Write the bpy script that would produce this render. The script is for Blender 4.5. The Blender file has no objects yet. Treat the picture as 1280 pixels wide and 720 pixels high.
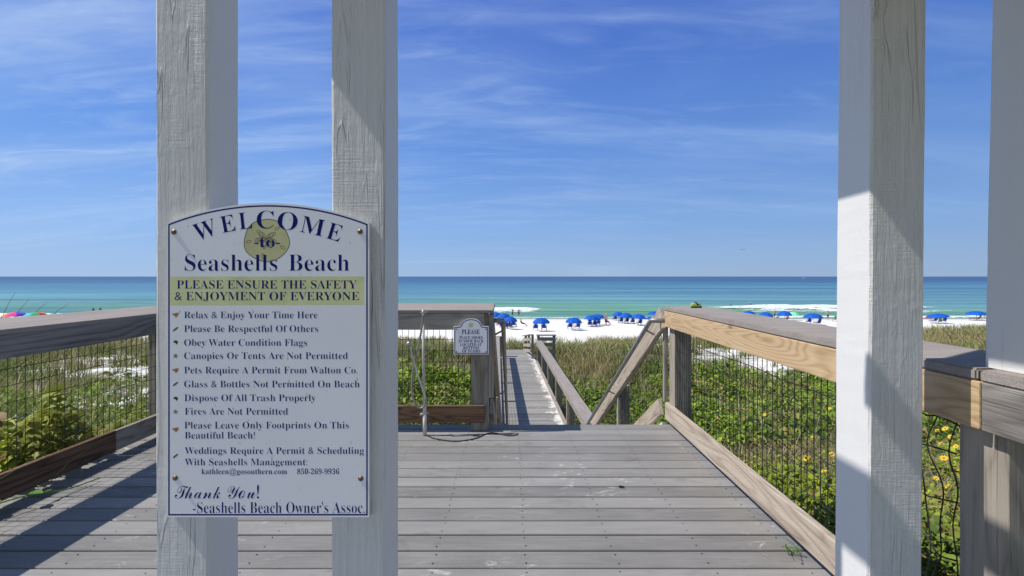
import bpy, bmesh, math, random
import numpy as np
from mathutils import Vector, Matrix
random.seed(7); rng = np.random.default_rng(11)
R = math.radians
sc = bpy.context.scene
COL = sc.collection

# ------------------------------------------------------------------ camera, sky, sun, exposure
EYE = 1.31; F = 600.0; HY = 345.5            # focal length in px of the 1280 px wide photograph, eye level row
cd = bpy.data.cameras.new('camera'); cam = bpy.data.objects.new('camera', cd); COL.objects.link(cam)
cam.location = (0, 0, EYE); cam.rotation_euler = (R(90), 0, 0)
cd.sensor_width = 36; cd.lens = F/1280*36; cd.shift_y = -(360-HY)/1280
cd.clip_start = .05; cd.clip_end = 60000
sc.camera = cam
SUN_EL, SUN_AZ = R(54), R(4.5)                 # from the left, a little from behind the camera
sdir = Vector((-math.cos(SUN_EL)*math.cos(SUN_AZ), -math.cos(SUN_EL)*math.sin(SUN_AZ), math.sin(SUN_EL)))
sl = bpy.data.lights.new('sun', 'SUN'); so = bpy.data.objects.new('sun', sl); COL.objects.link(so)
so.rotation_euler = sdir.to_track_quat('Z', 'Y').to_euler(); so.location = (0, 0, 20)
sl.energy = 4.9; sl.angle = R(.5); sl.color = (1, .95, .87)
w = bpy.data.worlds.new('World'); sc.world = w; w.use_nodes = True
nt = w.node_tree; N = nt.nodes; L = nt.links
bg = N['Background']; bg.inputs[1].default_value = .10
sky = N.new('ShaderNodeTexSky'); sky.sky_type = 'NISHITA'; sky.sun_disc = False
sky.sun_elevation = SUN_EL; sky.sun_rotation = math.atan2(sdir.x, sdir.y)
sky.altitude = 0; sky.air_density = 1.0; sky.dust_density = .35; sky.ozone_density = 2.6
hs = N.new('ShaderNodeHueSaturation'); hs.inputs['Saturation'].default_value = 1.12; hs.inputs['Value'].default_value = 1.0
L.new(sky.outputs[0], hs.inputs['Color'])
tc = N.new('ShaderNodeTexCoord'); sep = N.new('ShaderNodeSeparateXYZ'); L.new(tc.outputs['Generated'], sep.inputs[0])
def wm(op, a, b=None, clamp=False):
    n = N.new('ShaderNodeMath'); n.operation = op; n.use_clamp = clamp
    for i, v in enumerate((a, b)):
        if v is None: continue
        if isinstance(v, (int, float)): n.inputs[i].default_value = v
        else: L.new(v, n.inputs[i])
    return n.outputs[0]
zc = wm('MAXIMUM', sep.outputs['Z'], .02); zq = wm('ADD', zc, .16)
cx = wm('DIVIDE', sep.outputs['X'], zq); cy = wm('DIVIDE', sep.outputs['Y'], zq)
comb = N.new('ShaderNodeCombineXYZ'); L.new(cx, comb.inputs[0]); L.new(cy, comb.inputs[1])
def cloud(rot, scl, nscale, lo, hi, seed, dist):
    m = N.new('ShaderNodeMapping'); m.inputs['Rotation'].default_value = (0, 0, R(rot)); m.inputs['Scale'].default_value = scl
    m.inputs['Location'].default_value = (seed, seed*.7, 0)
    L.new(comb.outputs[0], m.inputs[0])
    n = N.new('ShaderNodeTexNoise'); n.inputs['Scale'].default_value = nscale; n.inputs['Detail'].default_value = 9
    n.inputs['Roughness'].default_value = .56; n.inputs['Distortion'].default_value = dist
    L.new(m.outputs[0], n.inputs['Vector'])
    mr = N.new('ShaderNodeMapRange'); mr.interpolation_type = 'SMOOTHSTEP'
    mr.inputs[1].default_value = lo; mr.inputs[2].default_value = hi; L.new(n.outputs['Fac'], mr.inputs[0])
    return mr.outputs[0]
c1 = cloud(-14, (.45, 1.5, 1), 1.1, .40, .80, 3.1, .6)
c2 = cloud(28, (.8, 2.6, 1), 2.4, .46, .86, 8.7, 1.2)
c3 = cloud(0, (.12, .9, 1), 2.2, .55, .72, 1.3, .3)
lf = wm('MULTIPLY_ADD', sep.outputs['X'], -.75); N[lf.node.name].inputs[2].default_value = .85
hz = N.new('ShaderNodeMapRange'); hz.inputs[1].default_value = .02; hz.inputs[2].default_value = .16; L.new(sep.outputs['Z'], hz.inputs[0])
ct = wm('ADD', wm('MULTIPLY', c1, .40), wm('MULTIPLY', c2, .27))
ct = wm('ADD', wm('MULTIPLY', wm('MULTIPLY', ct, lf), hz.outputs[0]), wm('MULTIPLY', wm('MULTIPLY', c3, .28), lf), True)
rp = N.new('ShaderNodeValToRGB'); e = rp.color_ramp.elements        # polarised clear sea sky, pale at the horizon
for q in range(3): e.new(.5)
for el, (p, c) in zip(e, ((0, (.34,.52,.80)), (.10, (.25,.455,.86)), (.25, (.148,.33,.81)), (.5, (.064,.17,.66)), (.75, (.05,.13,.40)))):
    el.position = p; el.color = (*c, 1)
L.new(sep.outputs['Z'], rp.inputs[0])
x10 = N.new('ShaderNodeVectorMath'); x10.operation = 'SCALE'; L.new(rp.outputs[0], x10.inputs[0])
L.new(wm('MULTIPLY', wm('SUBTRACT', 1, wm('MULTIPLY', sep.outputs['X'], .16)), 9.4), x10.inputs['Scale'])
def wr(v, a, b, c, d):
    n = N.new('ShaderNodeMapRange'); n.interpolation_type = 'SMOOTHSTEP'
    for i, k in enumerate((a, b, c, d)): n.inputs[i+1].default_value = k
    L.new(v, n.inputs[0]); return n.outputs[0]
fr = wm('MULTIPLY', wm('MULTIPLY', wr(sep.outputs['Z'], .5, .8, 1, 0), wr(sep.outputs['Y'], -.3, .3, 0, 1)), .9)
m0 = N.new('ShaderNodeMixRGB'); L.new(fr, m0.inputs[0]); L.new(hs.outputs[0], m0.inputs[1]); L.new(x10.outputs[0], m0.inputs[2])
mx = N.new('ShaderNodeMixRGB'); L.new(ct, mx.inputs[0]); L.new(m0.outputs[0], mx.inputs[1]); mx.inputs[2].default_value = (5.4, 7.0, 9.4, 1)
L.new(mx.outputs[0], bg.inputs[0])
sc.view_settings.view_transform = 'Standard'; sc.view_settings.look = 'None'; sc.view_settings.gamma = 1
sc.view_settings.exposure = 0
sc.render.engine = 'CYCLES'; sc.cycles.max_bounces = 6; sc.cycles.use_denoising = True

# ------------------------------------------------------------------ helpers
def tag(o, label=None, cat=None, group=None, kind=None):
    if label: o['label'] = label
    if cat: o['category'] = cat
    if group: o['group'] = group
    if kind: o['kind'] = kind
    return o
def root(name, loc, label, cat, group=None, rz=0):
    o = bpy.data.objects.new(name, None); COL.objects.link(o); o.location = loc; o.rotation_euler = (0, 0, rz)
    o.empty_display_size = .1
    return tag(o, label, cat, group)
def link_mesh(name, me, mats, parent=None):
    o = bpy.data.objects.new(name, me); COL.objects.link(o)
    for m in (mats if isinstance(mats, (list, tuple)) else [mats]): me.materials.append(m)
    if parent: o.parent = parent
    return o
def obj(name, bm, mats, parent=None, smooth=False):
    me = bpy.data.meshes.new(name); bmesh.ops.recalc_face_normals(bm, faces=bm.faces); bm.to_mesh(me); bm.free()
    if smooth: me.polygons.foreach_set('use_smooth', [True]*len(me.polygons))
    return link_mesh(name, me, mats, parent)
def copy_tree(o, parent=None):
    c = o.copy(); COL.objects.link(c); c.parent = parent
    for ch in list(o.children): copy_tree(ch, c)
    return c
def add_box(bm, lo, hi, mi=0):
    vs = [bm.verts.new((x, y, z)) for x in (lo[0], hi[0]) for y in (lo[1], hi[1]) for z in (lo[2], hi[2])]
    for q in ((0,1,3,2),(4,6,7,5),(0,4,5,1),(2,3,7,6),(0,2,6,4),(1,5,7,3)):
        f = bm.faces.new([vs[i] for i in q]); f.material_index = mi
    return vs
def frame(p0, p1, up):
    x = (Vector(p1)-Vector(p0)); Ln = x.length; x.normalize()
    z = Vector(up); z = (z - x*z.dot(x)).normalized(); y = z.cross(x)
    m = Matrix((x, y, z)).transposed().to_4x4(); m.translation = (Vector(p0)+Vector(p1))/2
    return m, Ln
def board(parent, name, p0, p1, h, t, mat, up=(0,0,1), bev=.004):
    """a timber of height h (along up) and thickness t whose centre line runs p0-p1; the grain follows its own X axis"""
    m, Ln = frame(p0, p1, up); bm = bmesh.new()
    add_box(bm, (-Ln/2, -t/2, -h/2), (Ln/2, t/2, h/2))
    bmesh.ops.bevel(bm, geom=bm.edges[:], offset=bev, segments=2, affect='EDGES', profile=.5)
    o = obj(name, bm, mat, parent)
    if parent: m = Matrix.Translation(-parent.location) @ m
    o.matrix_local = m
    return o
def add_bar(bm, p0, p1, r0, r1=None, n=6, mi=0, caps=True):
    r1 = r0 if r1 is None else r1
    m, Ln = frame(p0, p1, (0,0,1) if abs((Vector(p1)-Vector(p0)).normalized().z) < .95 else (0,1,0))
    rings = []
    for s, r in ((-Ln/2, r0), (Ln/2, r1)):
        rings.append([bm.verts.new(m @ Vector((s, r*math.cos(2*math.pi*k/n+.4), r*math.sin(2*math.pi*k/n+.4)))) for k in range(n)])
    for k in range(n):
        f = bm.faces.new((rings[0][k], rings[0][(k+1)%n], rings[1][(k+1)%n], rings[1][k])); f.material_index = mi
    if caps:
        for r in (rings[0][::-1], rings[1]): bm.faces.new(r).material_index = mi
def add_tube(bm, pts, r, n=8, mi=0):
    pts = [Vector(p) for p in pts]; rings = []
    for i, p in enumerate(pts):
        d = (pts[min(i+1, len(pts)-1)] - pts[max(i-1, 0)]).normalized()
        a = d.cross(Vector((0,1,0)) if abs(d.y) < .9 else Vector((1,0,0))).normalized(); b = d.cross(a)
        rr = r[i] if isinstance(r, (list, tuple)) else r
        rings.append([bm.verts.new(p + a*rr*math.cos(2*math.pi*k/n) + b*rr*math.sin(2*math.pi*k/n)) for k in range(n)])
    for q0, q1 in zip(rings, rings[1:]):
        for k in range(n):
            f = bm.faces.new((q0[k], q0[(k+1)%n], q1[(k+1)%n], q1[k])); f.material_index = mi
    bm.faces.new(rings[0][::-1]).material_index = mi; bm.faces.new(rings[-1]).material_index = mi
def smooth_path(pts, n=6):
    pts = [Vector(p) for p in pts]; out = []
    for i in range(len(pts)-1):
        p0, p1, p2, p3 = pts[max(i-1,0)], pts[i], pts[i+1], pts[min(i+2, len(pts)-1)]
        for k in range(n):
            t = k/n
            out.append(.5*((2*p1)+(p2-p0)*t+(2*p0-5*p1+4*p2-p3)*t*t+(3*p1-p0-3*p2+p3)*t**3))
    return out+[pts[-1]]
def add_lathe(bm, prof, n=16, c=(0,0,0), mi=0):
    rings = []
    for r, z in prof:
        rings.append([bm.verts.new((c[0]+r*math.cos(2*math.pi*k/n), c[1]+r*math.sin(2*math.pi*k/n), c[2]+z)) for k in range(n)])
    for q0, q1 in zip(rings, rings[1:]):
        for k in range(n):
            bm.faces.new((q0[k], q0[(k+1)%n], q1[(k+1)%n], q1[k])).material_index = mi
    for r in (rings[0][::-1], rings[-1]): bm.faces.new(r).material_index = mi
def add_prism(bm, pts, y0, y1, mi=0):
    """polygon in XZ extruded from y0 (front) to y1"""
    a = [bm.verts.new((p[0], y0, p[1])) for p in pts]; b = [bm.verts.new((p[0], y1, p[1])) for p in pts]
    bm.faces.new(a).material_index = mi; bm.faces.new(b[::-1]).material_index = mi
    for i in range(len(pts)):
        j = (i+1) % len(pts); bm.faces.new((a[j], a[i], b[i], b[j])).material_index = mi

# ------------------------------------------------------------------ materials
class Mat:
    def __init__(s, name, rough=.7, spec=.3):
        s.m = bpy.data.materials.new(name); s.m.use_nodes = True; s.nt = s.m.node_tree; s.N = s.nt.nodes; s.L = s.nt.links
        s.b = s.N['Principled BSDF']; s.b.inputs['Roughness'].default_value = rough; s.b.inputs['Specular IOR Level'].default_value = spec
    def put(s, v, sock):
        if isinstance(v, (int, float)): sock.default_value = v
        elif isinstance(v, (tuple, list)): sock.default_value = (*v, 1) if len(v) == 3 and len(sock.default_value) == 4 else v
        else: s.L.new(v, sock)
    def math(s, op, a, b=None, c=None, clamp=False):
        n = s.N.new('ShaderNodeMath'); n.operation = op; n.use_clamp = clamp
        for i, v in enumerate((a, b, c)):
            if v is not None: s.put(v, n.inputs[i])
        return n.outputs[0]
    def coord(s, scale=(1,1,1), kind='Object', rnd=True):
        t = s.N.new('ShaderNodeTexCoord'); v = t.outputs[kind]
        if kind == 'World':
            pass
        if rnd:
            oi = s.N.new('ShaderNodeObjectInfo'); va = s.N.new('ShaderNodeVectorMath'); va.operation = 'MULTIPLY_ADD'
            cmb = s.N.new('ShaderNodeCombineXYZ')
            for k in range(3): s.L.new(oi.outputs['Random'], cmb.inputs[k])
            s.L.new(cmb.outputs[0], va.inputs[0]); va.inputs[1].default_value = (17.3, 9.1, 5.7); s.L.new(v, va.inputs[2]); v = va.outputs[0]
        m = s.N.new('ShaderNodeMapping'); m.inputs['Scale'].default_value = scale; s.L.new(v, m.inputs[0])
        return m.outputs[0]
    def pos(s, scale=(1,1,1)):
        g = s.N.new('ShaderNodeNewGeometry'); m = s.N.new('ShaderNodeMapping'); m.inputs['Scale'].default_value = scale
        s.L.new(g.outputs['Position'], m.inputs[0]); return m.outputs[0]
    def noise(s, vec, scale, detail=5, rough=.55, dist=0):
        n = s.N.new('ShaderNodeTexNoise'); n.inputs['Scale'].default_value = scale; n.inputs['Detail'].default_value = detail
        n.inputs['Roughness'].default_value = rough; n.inputs['Distortion'].default_value = dist; s.L.new(vec, n.inputs['Vector'])
        return n.outputs['Fac']
    def ramp(s, fac, stops):
        n = s.N.new('ShaderNodeValToRGB'); e = n.color_ramp.elements
        while len(e) < len(stops): e.new(.5)
        for el, (p, c) in zip(e, stops):
            el.position = p; el.color = (*c, 1) if len(c) == 3 else c
        s.put(fac, n.inputs[0]); return n.outputs[0]
    def rng(s, v, a, b, c=0, d=1, smooth=True):
        n = s.N.new('ShaderNodeMapRange'); n.interpolation_type = 'SMOOTHSTEP' if smooth else 'LINEAR'
        for i, x in enumerate((v, a, b, c, d)): s.put(x, n.inputs[i])
        return n.outputs[0]
    def mix(s, f, a, b, mode='MIX'):
        n = s.N.new('ShaderNodeMixRGB'); n.blend_type = mode; s.put(f, n.inputs[0]); s.put(a, n.inputs[1]); s.put(b, n.inputs[2]); return n.outputs[0]
    def col(s, v): s.put(v, s.b.inputs['Base Color']); return s
    def bump(s, h, dist=.002, strength=1):
        n = s.N.new('ShaderNodeBump'); n.inputs['Distance'].default_value = dist; n.inputs['Strength'].default_value = strength
        s.L.new(h, n.inputs['Height']); s.L.new(n.outputs[0], s.b.inputs['Normal']); return s
    def attr(s, name):
        n = s.N.new('ShaderNodeAttribute'); n.attribute_name = name; return n.outputs
def plain(name, c, rough=.6, spec=.3, metal=0, vary=.0):
    m = Mat(name, rough, spec); m.b.inputs['Metallic'].default_value = metal
    n = m.noise(m.coord((1,1,1)), 9, 4)
    m.col(m.mix(m.rng(n, .3, .7), tuple(x*(1-.12-vary) for x in c), tuple(min(1, x*(1.08+vary)) for x in c)))
    return m.m
def wood(name, light, mid, dark, ring=.5, rough=.75, crack=.5, bumpd=.003, rfreq=95):
    m = Mat(name, rough, .2)
    v = m.coord((.55, 9, 9)); g = m.noise(v, 1.6, 6, .6, .8)
    fine = m.noise(m.coord((2.2, 110, 110)), 1.5, 4, .7)
    # flat sawn growth rings: contour lines of a field stretched along the board
    fld = m.noise(m.coord((.42, 3.2, 3.2)), 1.35, 2, .45, .25)
    sn = m.math('SINE', m.math('MULTIPLY', fld, rfreq)); sn = m.math('POWER', m.math('MULTIPLY_ADD', sn, .5, .5), .55)
    f = m.math('ADD', m.math('MULTIPLY', g, 1-ring*.6), m.math('MULTIPLY', sn, ring*.6))
    f = m.math('ADD', f, m.math('MULTIPLY', m.math('SUBTRACT', fine, .5), .45))
    c = m.ramp(f, [(.22, dark), (.45, mid), (.74, light)])
    cr = m.rng(m.noise(m.coord((.8, 60, 60)), 1.2, 3, .6), .30, .36, 1, 0)
    c = m.mix(m.math('MULTIPLY', cr, crack), c, tuple(x*.35 for x in dark))
    # knots
    vo = m.N.new('ShaderNodeTexVoronoi'); vo.inputs['Scale'].default_value = 1; m.L.new(m.coord((2.3, 7, 7)), vo.inputs['Vector'])
    kn = m.rng(vo.outputs['Distance'], .05, .13, 1, 0)
    c = m.mix(m.math('MULTIPLY', kn, .75), c, tuple(x*.45 for x in dark))
    m.col(c); m.bump(m.math('SUBTRACT', m.math('ADD', f, m.math('MULTIPLY', fine, .6)), m.math('MULTIPLY', cr, .8)), bumpd)
    return m.m
M = {}
M['grey_wood'] = wood('weathered wood', (.42,.375,.32), (.31,.275,.235), (.17,.145,.12), .35)
M['pale_wood'] = wood('sun bleached wood', (.52,.45,.37), (.40,.33,.265), (.24,.19,.145), .45)
M['pine'] = wood('new yellow pine', (.58,.43,.265), (.49,.345,.20), (.355,.235,.13), .55, .65, .2, .0012, 210)
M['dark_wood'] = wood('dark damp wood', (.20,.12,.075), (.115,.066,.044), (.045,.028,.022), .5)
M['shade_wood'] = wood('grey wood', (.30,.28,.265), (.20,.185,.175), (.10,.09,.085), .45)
def cap_mat():
    m = Mat('composite cap', .85, .2)
    v = m.coord((1,1,1)); a = m.noise(v, 260, 3, .7); b = m.noise(m.coord((1, 6, 6)), 2.2, 5)
    c = m.ramp(m.math('ADD', m.math('MULTIPLY', a, .75), m.math('MULTIPLY', b, .25)), [(.28, (.16,.135,.125)), (.5, (.30,.265,.245)), (.72, (.46,.42,.39))])
    st = m.rng(m.noise(v, 3.1, 6, .65), .56, .72)
    m.col(m.mix(m.math('MULTIPLY', st, .3), c, (.20,.175,.165))); m.bump(a, .0012); return m.m
M['cap'] = cap_mat()
def deck_mat(name, base, sand, dirt, drift=False):
    m = Mat(name, .62, .35)
    P = m.pos((1,1,1)); at = m.attr('rnd')['Fac']
    st = m.noise(m.pos((1.6, 30, 1)), 2.0, 6, .6); gr = m.noise(P, 160, 3, .7); bl = m.noise(m.pos((.9, 2.4, 1)), 1.7, 6, .62)
    k = m.math('ADD', m.math('MULTIPLY', st, .45), m.math('ADD', m.math('MULTIPLY', gr, .25), m.math('MULTIPLY', bl, .5)))
    k = m.math('ADD', k, m.math('MULTIPLY', m.math('SUBTRACT', at, .5), .34))
    c = m.ramp(k, [(.36, tuple(x*.70 for x in base)), (.6, base), (.84, tuple(x*1.28 for x in base))])
    s1 = m.rng(m.noise(m.pos((1.3, 2.6, 1)), 5.5, 9, .74, .6), .56, .66); s2 = m.rng(m.noise(m.pos((.8, 1, 1)), .9, 3), .45, .62)
    c = m.mix(m.math('MULTIPLY', m.math('MULTIPLY', s1, s2), sand), c, (.62,.60,.57))
    d = m.rng(m.noise(m.pos((1.1, 1.6, 1)), 2.6, 8, .7, .4), .56, .72)
    c = m.mix(m.math('MULTIPLY', d, dirt), c, (.11,.10,.095))
    if drift:
        sp = m.N.new('ShaderNodeSeparateXYZ'); m.L.new(P, sp.inputs[0])
        e = m.math('ADD', sp.outputs['X'], m.math('MULTIPLY', sp.outputs['Y'], .03))
        e = m.math('ADD', e, m.math('MULTIPLY', m.math('SUBTRACT', m.noise(m.pos((2, 1.2, 1)), 2.2, 7, .7), .5), 1.0))
        c = m.mix(m.math('MULTIPLY', m.rng(e, 1.30, 1.5), .9), c, (.74,.72,.69))
    m.col(c); m.bump(m.math('ADD', m.math('MULTIPLY', st, .6), m.math('MULTIPLY', gr, .4)), .0015); return m.m
M['deck'] = deck_mat('grey composite decking', (.245,.236,.228), .95, .5)
M['walk'] = deck_mat('weathered boardwalk boards', (.26,.25,.235), .9, .4, True)
def paint(name='rough sawn white paint', bd=.0062):
    m = Mat(name, .5, .35)
    saw = m.noise(m.coord((1, 1, 16)), 14, 3, .6); ver = m.noise(m.coord((22, 22, .9)), 3.2, 6, .66, .9)
    lump = m.noise(m.coord((1,1,.6)), 46, 5, .6); pat = m.rng(m.noise(m.coord((1,1,.5)), 5, 3), .42, .6)
    dr = m.rng(m.noise(m.coord((5, 5, .8)), 9, 2, .5, .9), .60, .66)
    h = m.math('ADD', m.math('MULTIPLY', ver, 1.0), m.math('ADD', m.math('MULTIPLY', m.math('MULTIPLY', saw, pat), .5), m.math('MULTIPLY', lump, .55)))
    h = m.math('ADD', h, m.math('MULTIPLY', dr, .12))
    rg = m.math('ABSOLUTE', m.math('SUBTRACT', m.noise(m.coord((7, 7, .55)), 1.7, 3, .55, .8), .5))
    rp_ = m.rng(m.noise(m.coord((1, 1, .5)), 2.7, 2), .48, .58)
    h = m.math('ADD', h, m.math('MULTIPLY', m.math('MULTIPLY', m.rng(rg, .0, .022, 1, 0), rp_), .75))
    dt = m.rng(m.noise(m.coord((1,1,.6)), 2.2, 6, .65), .5, .75)
    c = m.mix(m.math('MULTIPLY', dt, .5), (.71,.71,.705), (.64,.635,.62))
    sp = m.rng(m.noise(m.coord((1,1,.6)), 21, 4, .7), .70, .74)
    m.col(m.mix(m.math('MULTIPLY', sp, .22), c, (.34,.31,.27))); m.bump(h, bd, 1); return m.m
M['paint'] = paint(); M['paint_smooth'] = paint('planed white paint', .0011)
M['wire'] = plain('black coated wire', (.020,.020,.020), .5)
M['steel'] = plain('galvanised steel', (.33,.33,.33), .5, .5, .6)
M['chrome'] = plain('dull chrome', (.55,.54,.52), .28, .5, .85)
M['pvc'] = plain('white pipe', (.62,.60,.55), .45, .4)
M['hose'] = plain('braided grey hose', (.30,.295,.28), .4, .5, .4)
M['brass'] = plain('weathered brass screw', (.20,.14,.085), .4, .5, .6)
M['navy'] = plain('navy lettering', (.008,.018,.16), .6, .08)
def sign_mat():
    m = Mat('sign face', .32, .5); n = m.noise(m.coord((1,1,1)), 6, 5); sp = m.rng(m.noise(m.coord((1,1,.6)), 75, 2, .5), .71, .76)
    c = m.mix(m.rng(n, .3, .75), (.90,.90,.95), (.87,.87,.92)); m.col(m.mix(m.math('MULTIPLY', sp, .45), c, (.30,.29,.30)))
    m.bump(m.noise(m.coord((1,1,1)), 18, 2), .0002); return m.m
M['sign'] = sign_mat()
M['sign_edge'] = plain('sign edge', (.66,.63,.56), .55)
M['band'] = plain('pale yellow band', (.74,.75,.40), .45)
M['sand_dollar'] = plain('sand dollar print', (.62,.60,.32), .45)
M['brown'] = plain('brown print', (.13,.09,.05), .5)
M['shell_a'] = plain('orange shell print', (.42,.20,.08), .5); M['shell_b'] = plain('umber shell print', (.18,.085,.05), .5)
M['shell_c'] = plain('dark shell print', (.10,.05,.04), .5); M['shell_d'] = plain('tan star print', (.30,.19,.11), .5)
M['yellow'] = plain('yellow petals', (.72,.47,.015), .6)
M['canvas'] = plain('blue canvas', (.006,.095,.48), .7, .2)
M['chairblue'] = plain('navy blue sling', (.012,.05,.32), .7, .2)
M['chairwood'] = plain('varnished wood', (.40,.27,.15), .5)
M['black'] = plain('black rubber', (.018,.018,.018), .6)
M['lime'] = plain('lime cloth', (.42,.60,.10), .6)
M['white'] = plain('white gel coat', (.78,.78,.76), .4)
M['red'] = plain('red cloth', (.50,.03,.03), .7); M['green'] = plain('green cloth', (.06,.36,.09), .7)
M['mint'] = plain('mint green cloth', (.22,.66,.36), .7); M['teal'] = plain('teal plastic', (.05,.38,.42), .5)
M['skin'] = plain('skin', (.46,.26,.17), .6); M['hair'] = plain('hair', (.035,.022,.015), .8)
M['trunks'] = plain('dark trunks', (.02,.025,.035), .8); M['shorts'] = plain('blue shorts', (.05,.10,.30), .8)
M['pink'] = plain('pale pink shirt', (.62,.42,.38), .8); M['straw'] = plain('straw hat', (.55,.43,.25), .8)
M['leafgreen'] = plain('glossy leaf', (.10,.22,.025), .45, .4)
def veg(name, rough=.6, trans=.25):
    m = Mat(name, rough, .25); a = m.attr('col')['Color']; m.col(a)
    m.b.inputs['Transmission Weight'].default_value = 0
    d = m.N.new('ShaderNodeBsdfTranslucent'); m.L.new(a, d.inputs[0]); mx = m.N.new('ShaderNodeMixShader'); mx.inputs[0].default_value = trans
    m.L.new(m.b.outputs[0], mx.inputs[1]); m.L.new(d.outputs[0], mx.inputs[2]); m.L.new(mx.outputs[0], m.N['Material Output'].inputs[0]); return m.m
M['veg'] = veg('leaves and blades')

# ------------------------------------------------------------------ terrain
def vnoise(x, y, seed=0):
    xi = np.floor(x).astype(np.int64); yi = np.floor(y).astype(np.int64); fx = x-xi; fy = y-yi
    fx = fx*fx*(3-2*fx); fy = fy*fy*(3-2*fy)
    def h(a, b):
        n = (a*374761393 + b*668265263 + seed*1442695041) & 0xFFFFFFFF
        n = ((n ^ (n >> 13))*1274126177) & 0xFFFFFFFF
        return ((n ^ (n >> 16)) & 0xFFFF)/65535.
    return (h(xi,yi)*(1-fx)+h(xi+1,yi)*fx)*(1-fy)+(h(xi,yi+1)*(1-fx)+h(xi+1,yi+1)*fx)*fy
def fbm(x, y, seed=0, o=4):
    x = np.asarray(x, float); y = np.asarray(y, float)
    s = 0; a = .5
    for k in range(o):
        s = s + a*vnoise(x*2**k, y*2**k, seed+k); a *= .5
    return s/(1-.5**o)
SEA = -6.70
def xw(y): return -.03*(np.maximum(y, 8)-8)        # the boardwalk drifts a little to the left
def ground(x, y):
    x = np.asarray(x, float); y = np.asarray(y, float)
    side = np.interp(y, [-20, 4, 8, 12, 22, 30, 40, 60, 91, 100, 140, 400], [-1.0, -1.0, -1.55, -2.15, -2.45, -3.2, -4.0, -5.44, -6.70, -7.2, -8.6, -12])
    corr = np.interp(y, [-20, 4, 6, 8, 12, 22, 23.5, 30, 40, 60, 91, 100, 140, 400], [-1.0, -1.0, -1.6, -2.45, -2.5, -2.5, -2.55, -3.2, -4.0, -5.44, -6.70, -7.2, -8.6, -12])
    d = np.abs(x-(.5+xw(y))); m = np.clip((d-1.1)/1.2, 0, 1); m = m*m*(3-2*m)
    g = side*m+corr*(1-m)
    dune = np.clip((36-y)/10, 0, 1)*m
    g = g + dune*((fbm(x*.22, y*.22, 3)-.5)*.7 + (fbm(x*.9, y*.9, 5)-.5)*.16)
    g = g + .95*np.exp(-((x-33)**2/160+(y-34)**2/60)) + .5*np.exp(-((x+34)**2/200+(y-30)**2/50))*.6
    g = g + np.clip((y-24)/10, 0, 1)*np.clip((88-y)/14, 0, 1)*((fbm(x*.5, y*.5, 9)-.5)*.13+(fbm(x*2.2, y*2.2, 19, 2)-.5)*.06)
    return g
def gz(x, y): return float(ground(x, y))
def hit(px, py):
    """point of the beach or sea seen at this place in the photograph"""
    dx, dz = (px-640)/F, (HY-py)/F
    ys = np.linspace(20, 900, 22000); z = EYE+dz*ys; g = np.maximum(ground(dx*ys, ys), SEA)
    k = np.argmax(z <= g); return dx*ys[k], ys[k], g[k]
def grid_mesh(name, xs, ys, zf, mat):
    X, Y = np.meshgrid(xs, ys); Z = zf(X, Y); nx = len(xs); ny = len(ys)
    v = np.stack([X, Y, Z], -1).reshape(-1, 3)
    i = (np.arange(ny-1)[:, None]*nx+np.arange(nx-1)[None]).ravel()
    f = np.stack([i, i+1, i+nx+1, i+nx], -1)
    return tri_mesh(name, v, f, mat, smooth=True)
def tri_mesh(name, v, f, mat, colr=None, smooth=False, parent=None):
    me = bpy.data.meshes.new(name); k = f.shape[1]
    me.vertices.add(len(v)); me.vertices.foreach_set('co', np.asarray(v, np.float32).ravel())
    me.loops.add(f.size); me.loops.foreach_set('vertex_index', f.astype(np.int32).ravel())
    me.polygons.add(len(f)); me.polygons.foreach_set('loop_start', (np.arange(len(f))*k).astype(np.int32))
    if smooth: me.polygons.foreach_set('use_smooth', np.ones(len(f), bool))
    me.update(calc_edges=True)
    if colr is not None:
        a = me.color_attributes.new('col', 'FLOAT_COLOR', 'POINT')
        a.data.foreach_set('color', np.concatenate([colr, np.ones((len(colr), 1))], 1).astype(np.float32).ravel())
    return link_mesh(name, me, mat, parent)
def sand_mat():
    m = Mat('white quartz sand', .9, .15)
    P = m.pos((1,1,1)); a = m.noise(P, 2.1, 8, .65); b = m.noise(P, 55, 3, .7)
    c = m.ramp(m.math('ADD', m.math('MULTIPLY', a, .7), m.math('MULTIPLY', b, .3)), [(.3, (.64,.62,.58)), (.55, (.78,.765,.74)), (.8, (.83,.82,.80))])
    sp = m.N.new('ShaderNodeSeparateXYZ'); m.L.new(P, sp.inputs[0])
    ax = m.math('ABSOLUTE', sp.outputs['X']); lit = m.rng(m.math('ADD', m.noise(P, .55, 7, .66), m.rng(ax, 3.5, 10, .26, 0)), .44, .60); near = m.rng(sp.outputs['Y'], 24, 31, 1, 0); near2 = m.rng(sp.outputs['Y'], 6, 11, 1, 0)
    litter = m.math('MULTIPLY', m.math('MAXIMUM', lit, near2), near)
    hum = m.ramp(m.noise(P, 14, 6, .7), [(.3, (.05,.045,.02)), (.55, (.12,.11,.055)), (.75, (.26,.22,.14))])
    c = m.mix(m.math('MULTIPLY', litter, .93), c, hum)
    wet = m.rng(sp.outputs['Z'], -6.62, -6.35, 1, 0)
    c = m.mix(m.math('MULTIPLY', wet, .6), c, (.42,.38,.32)); m.col(c)
    m.bump(m.math('ADD', a, m.math('MULTIPLY', b, .4)), .03, .6); return m.m
xs = np.unique(np.concatenate([np.linspace(-260, -60, 41), np.linspace(-60, 60, 241), np.linspace(60, 260, 41)]))
ys = np.unique(np.concatenate([np.linspace(-10, 30, 121), np.linspace(30, 96, 110), np.linspace(96, 160, 17)]))
tag(grid_mesh('beach_ground', xs, ys, ground, sand_mat()), kind='structure')

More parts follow.
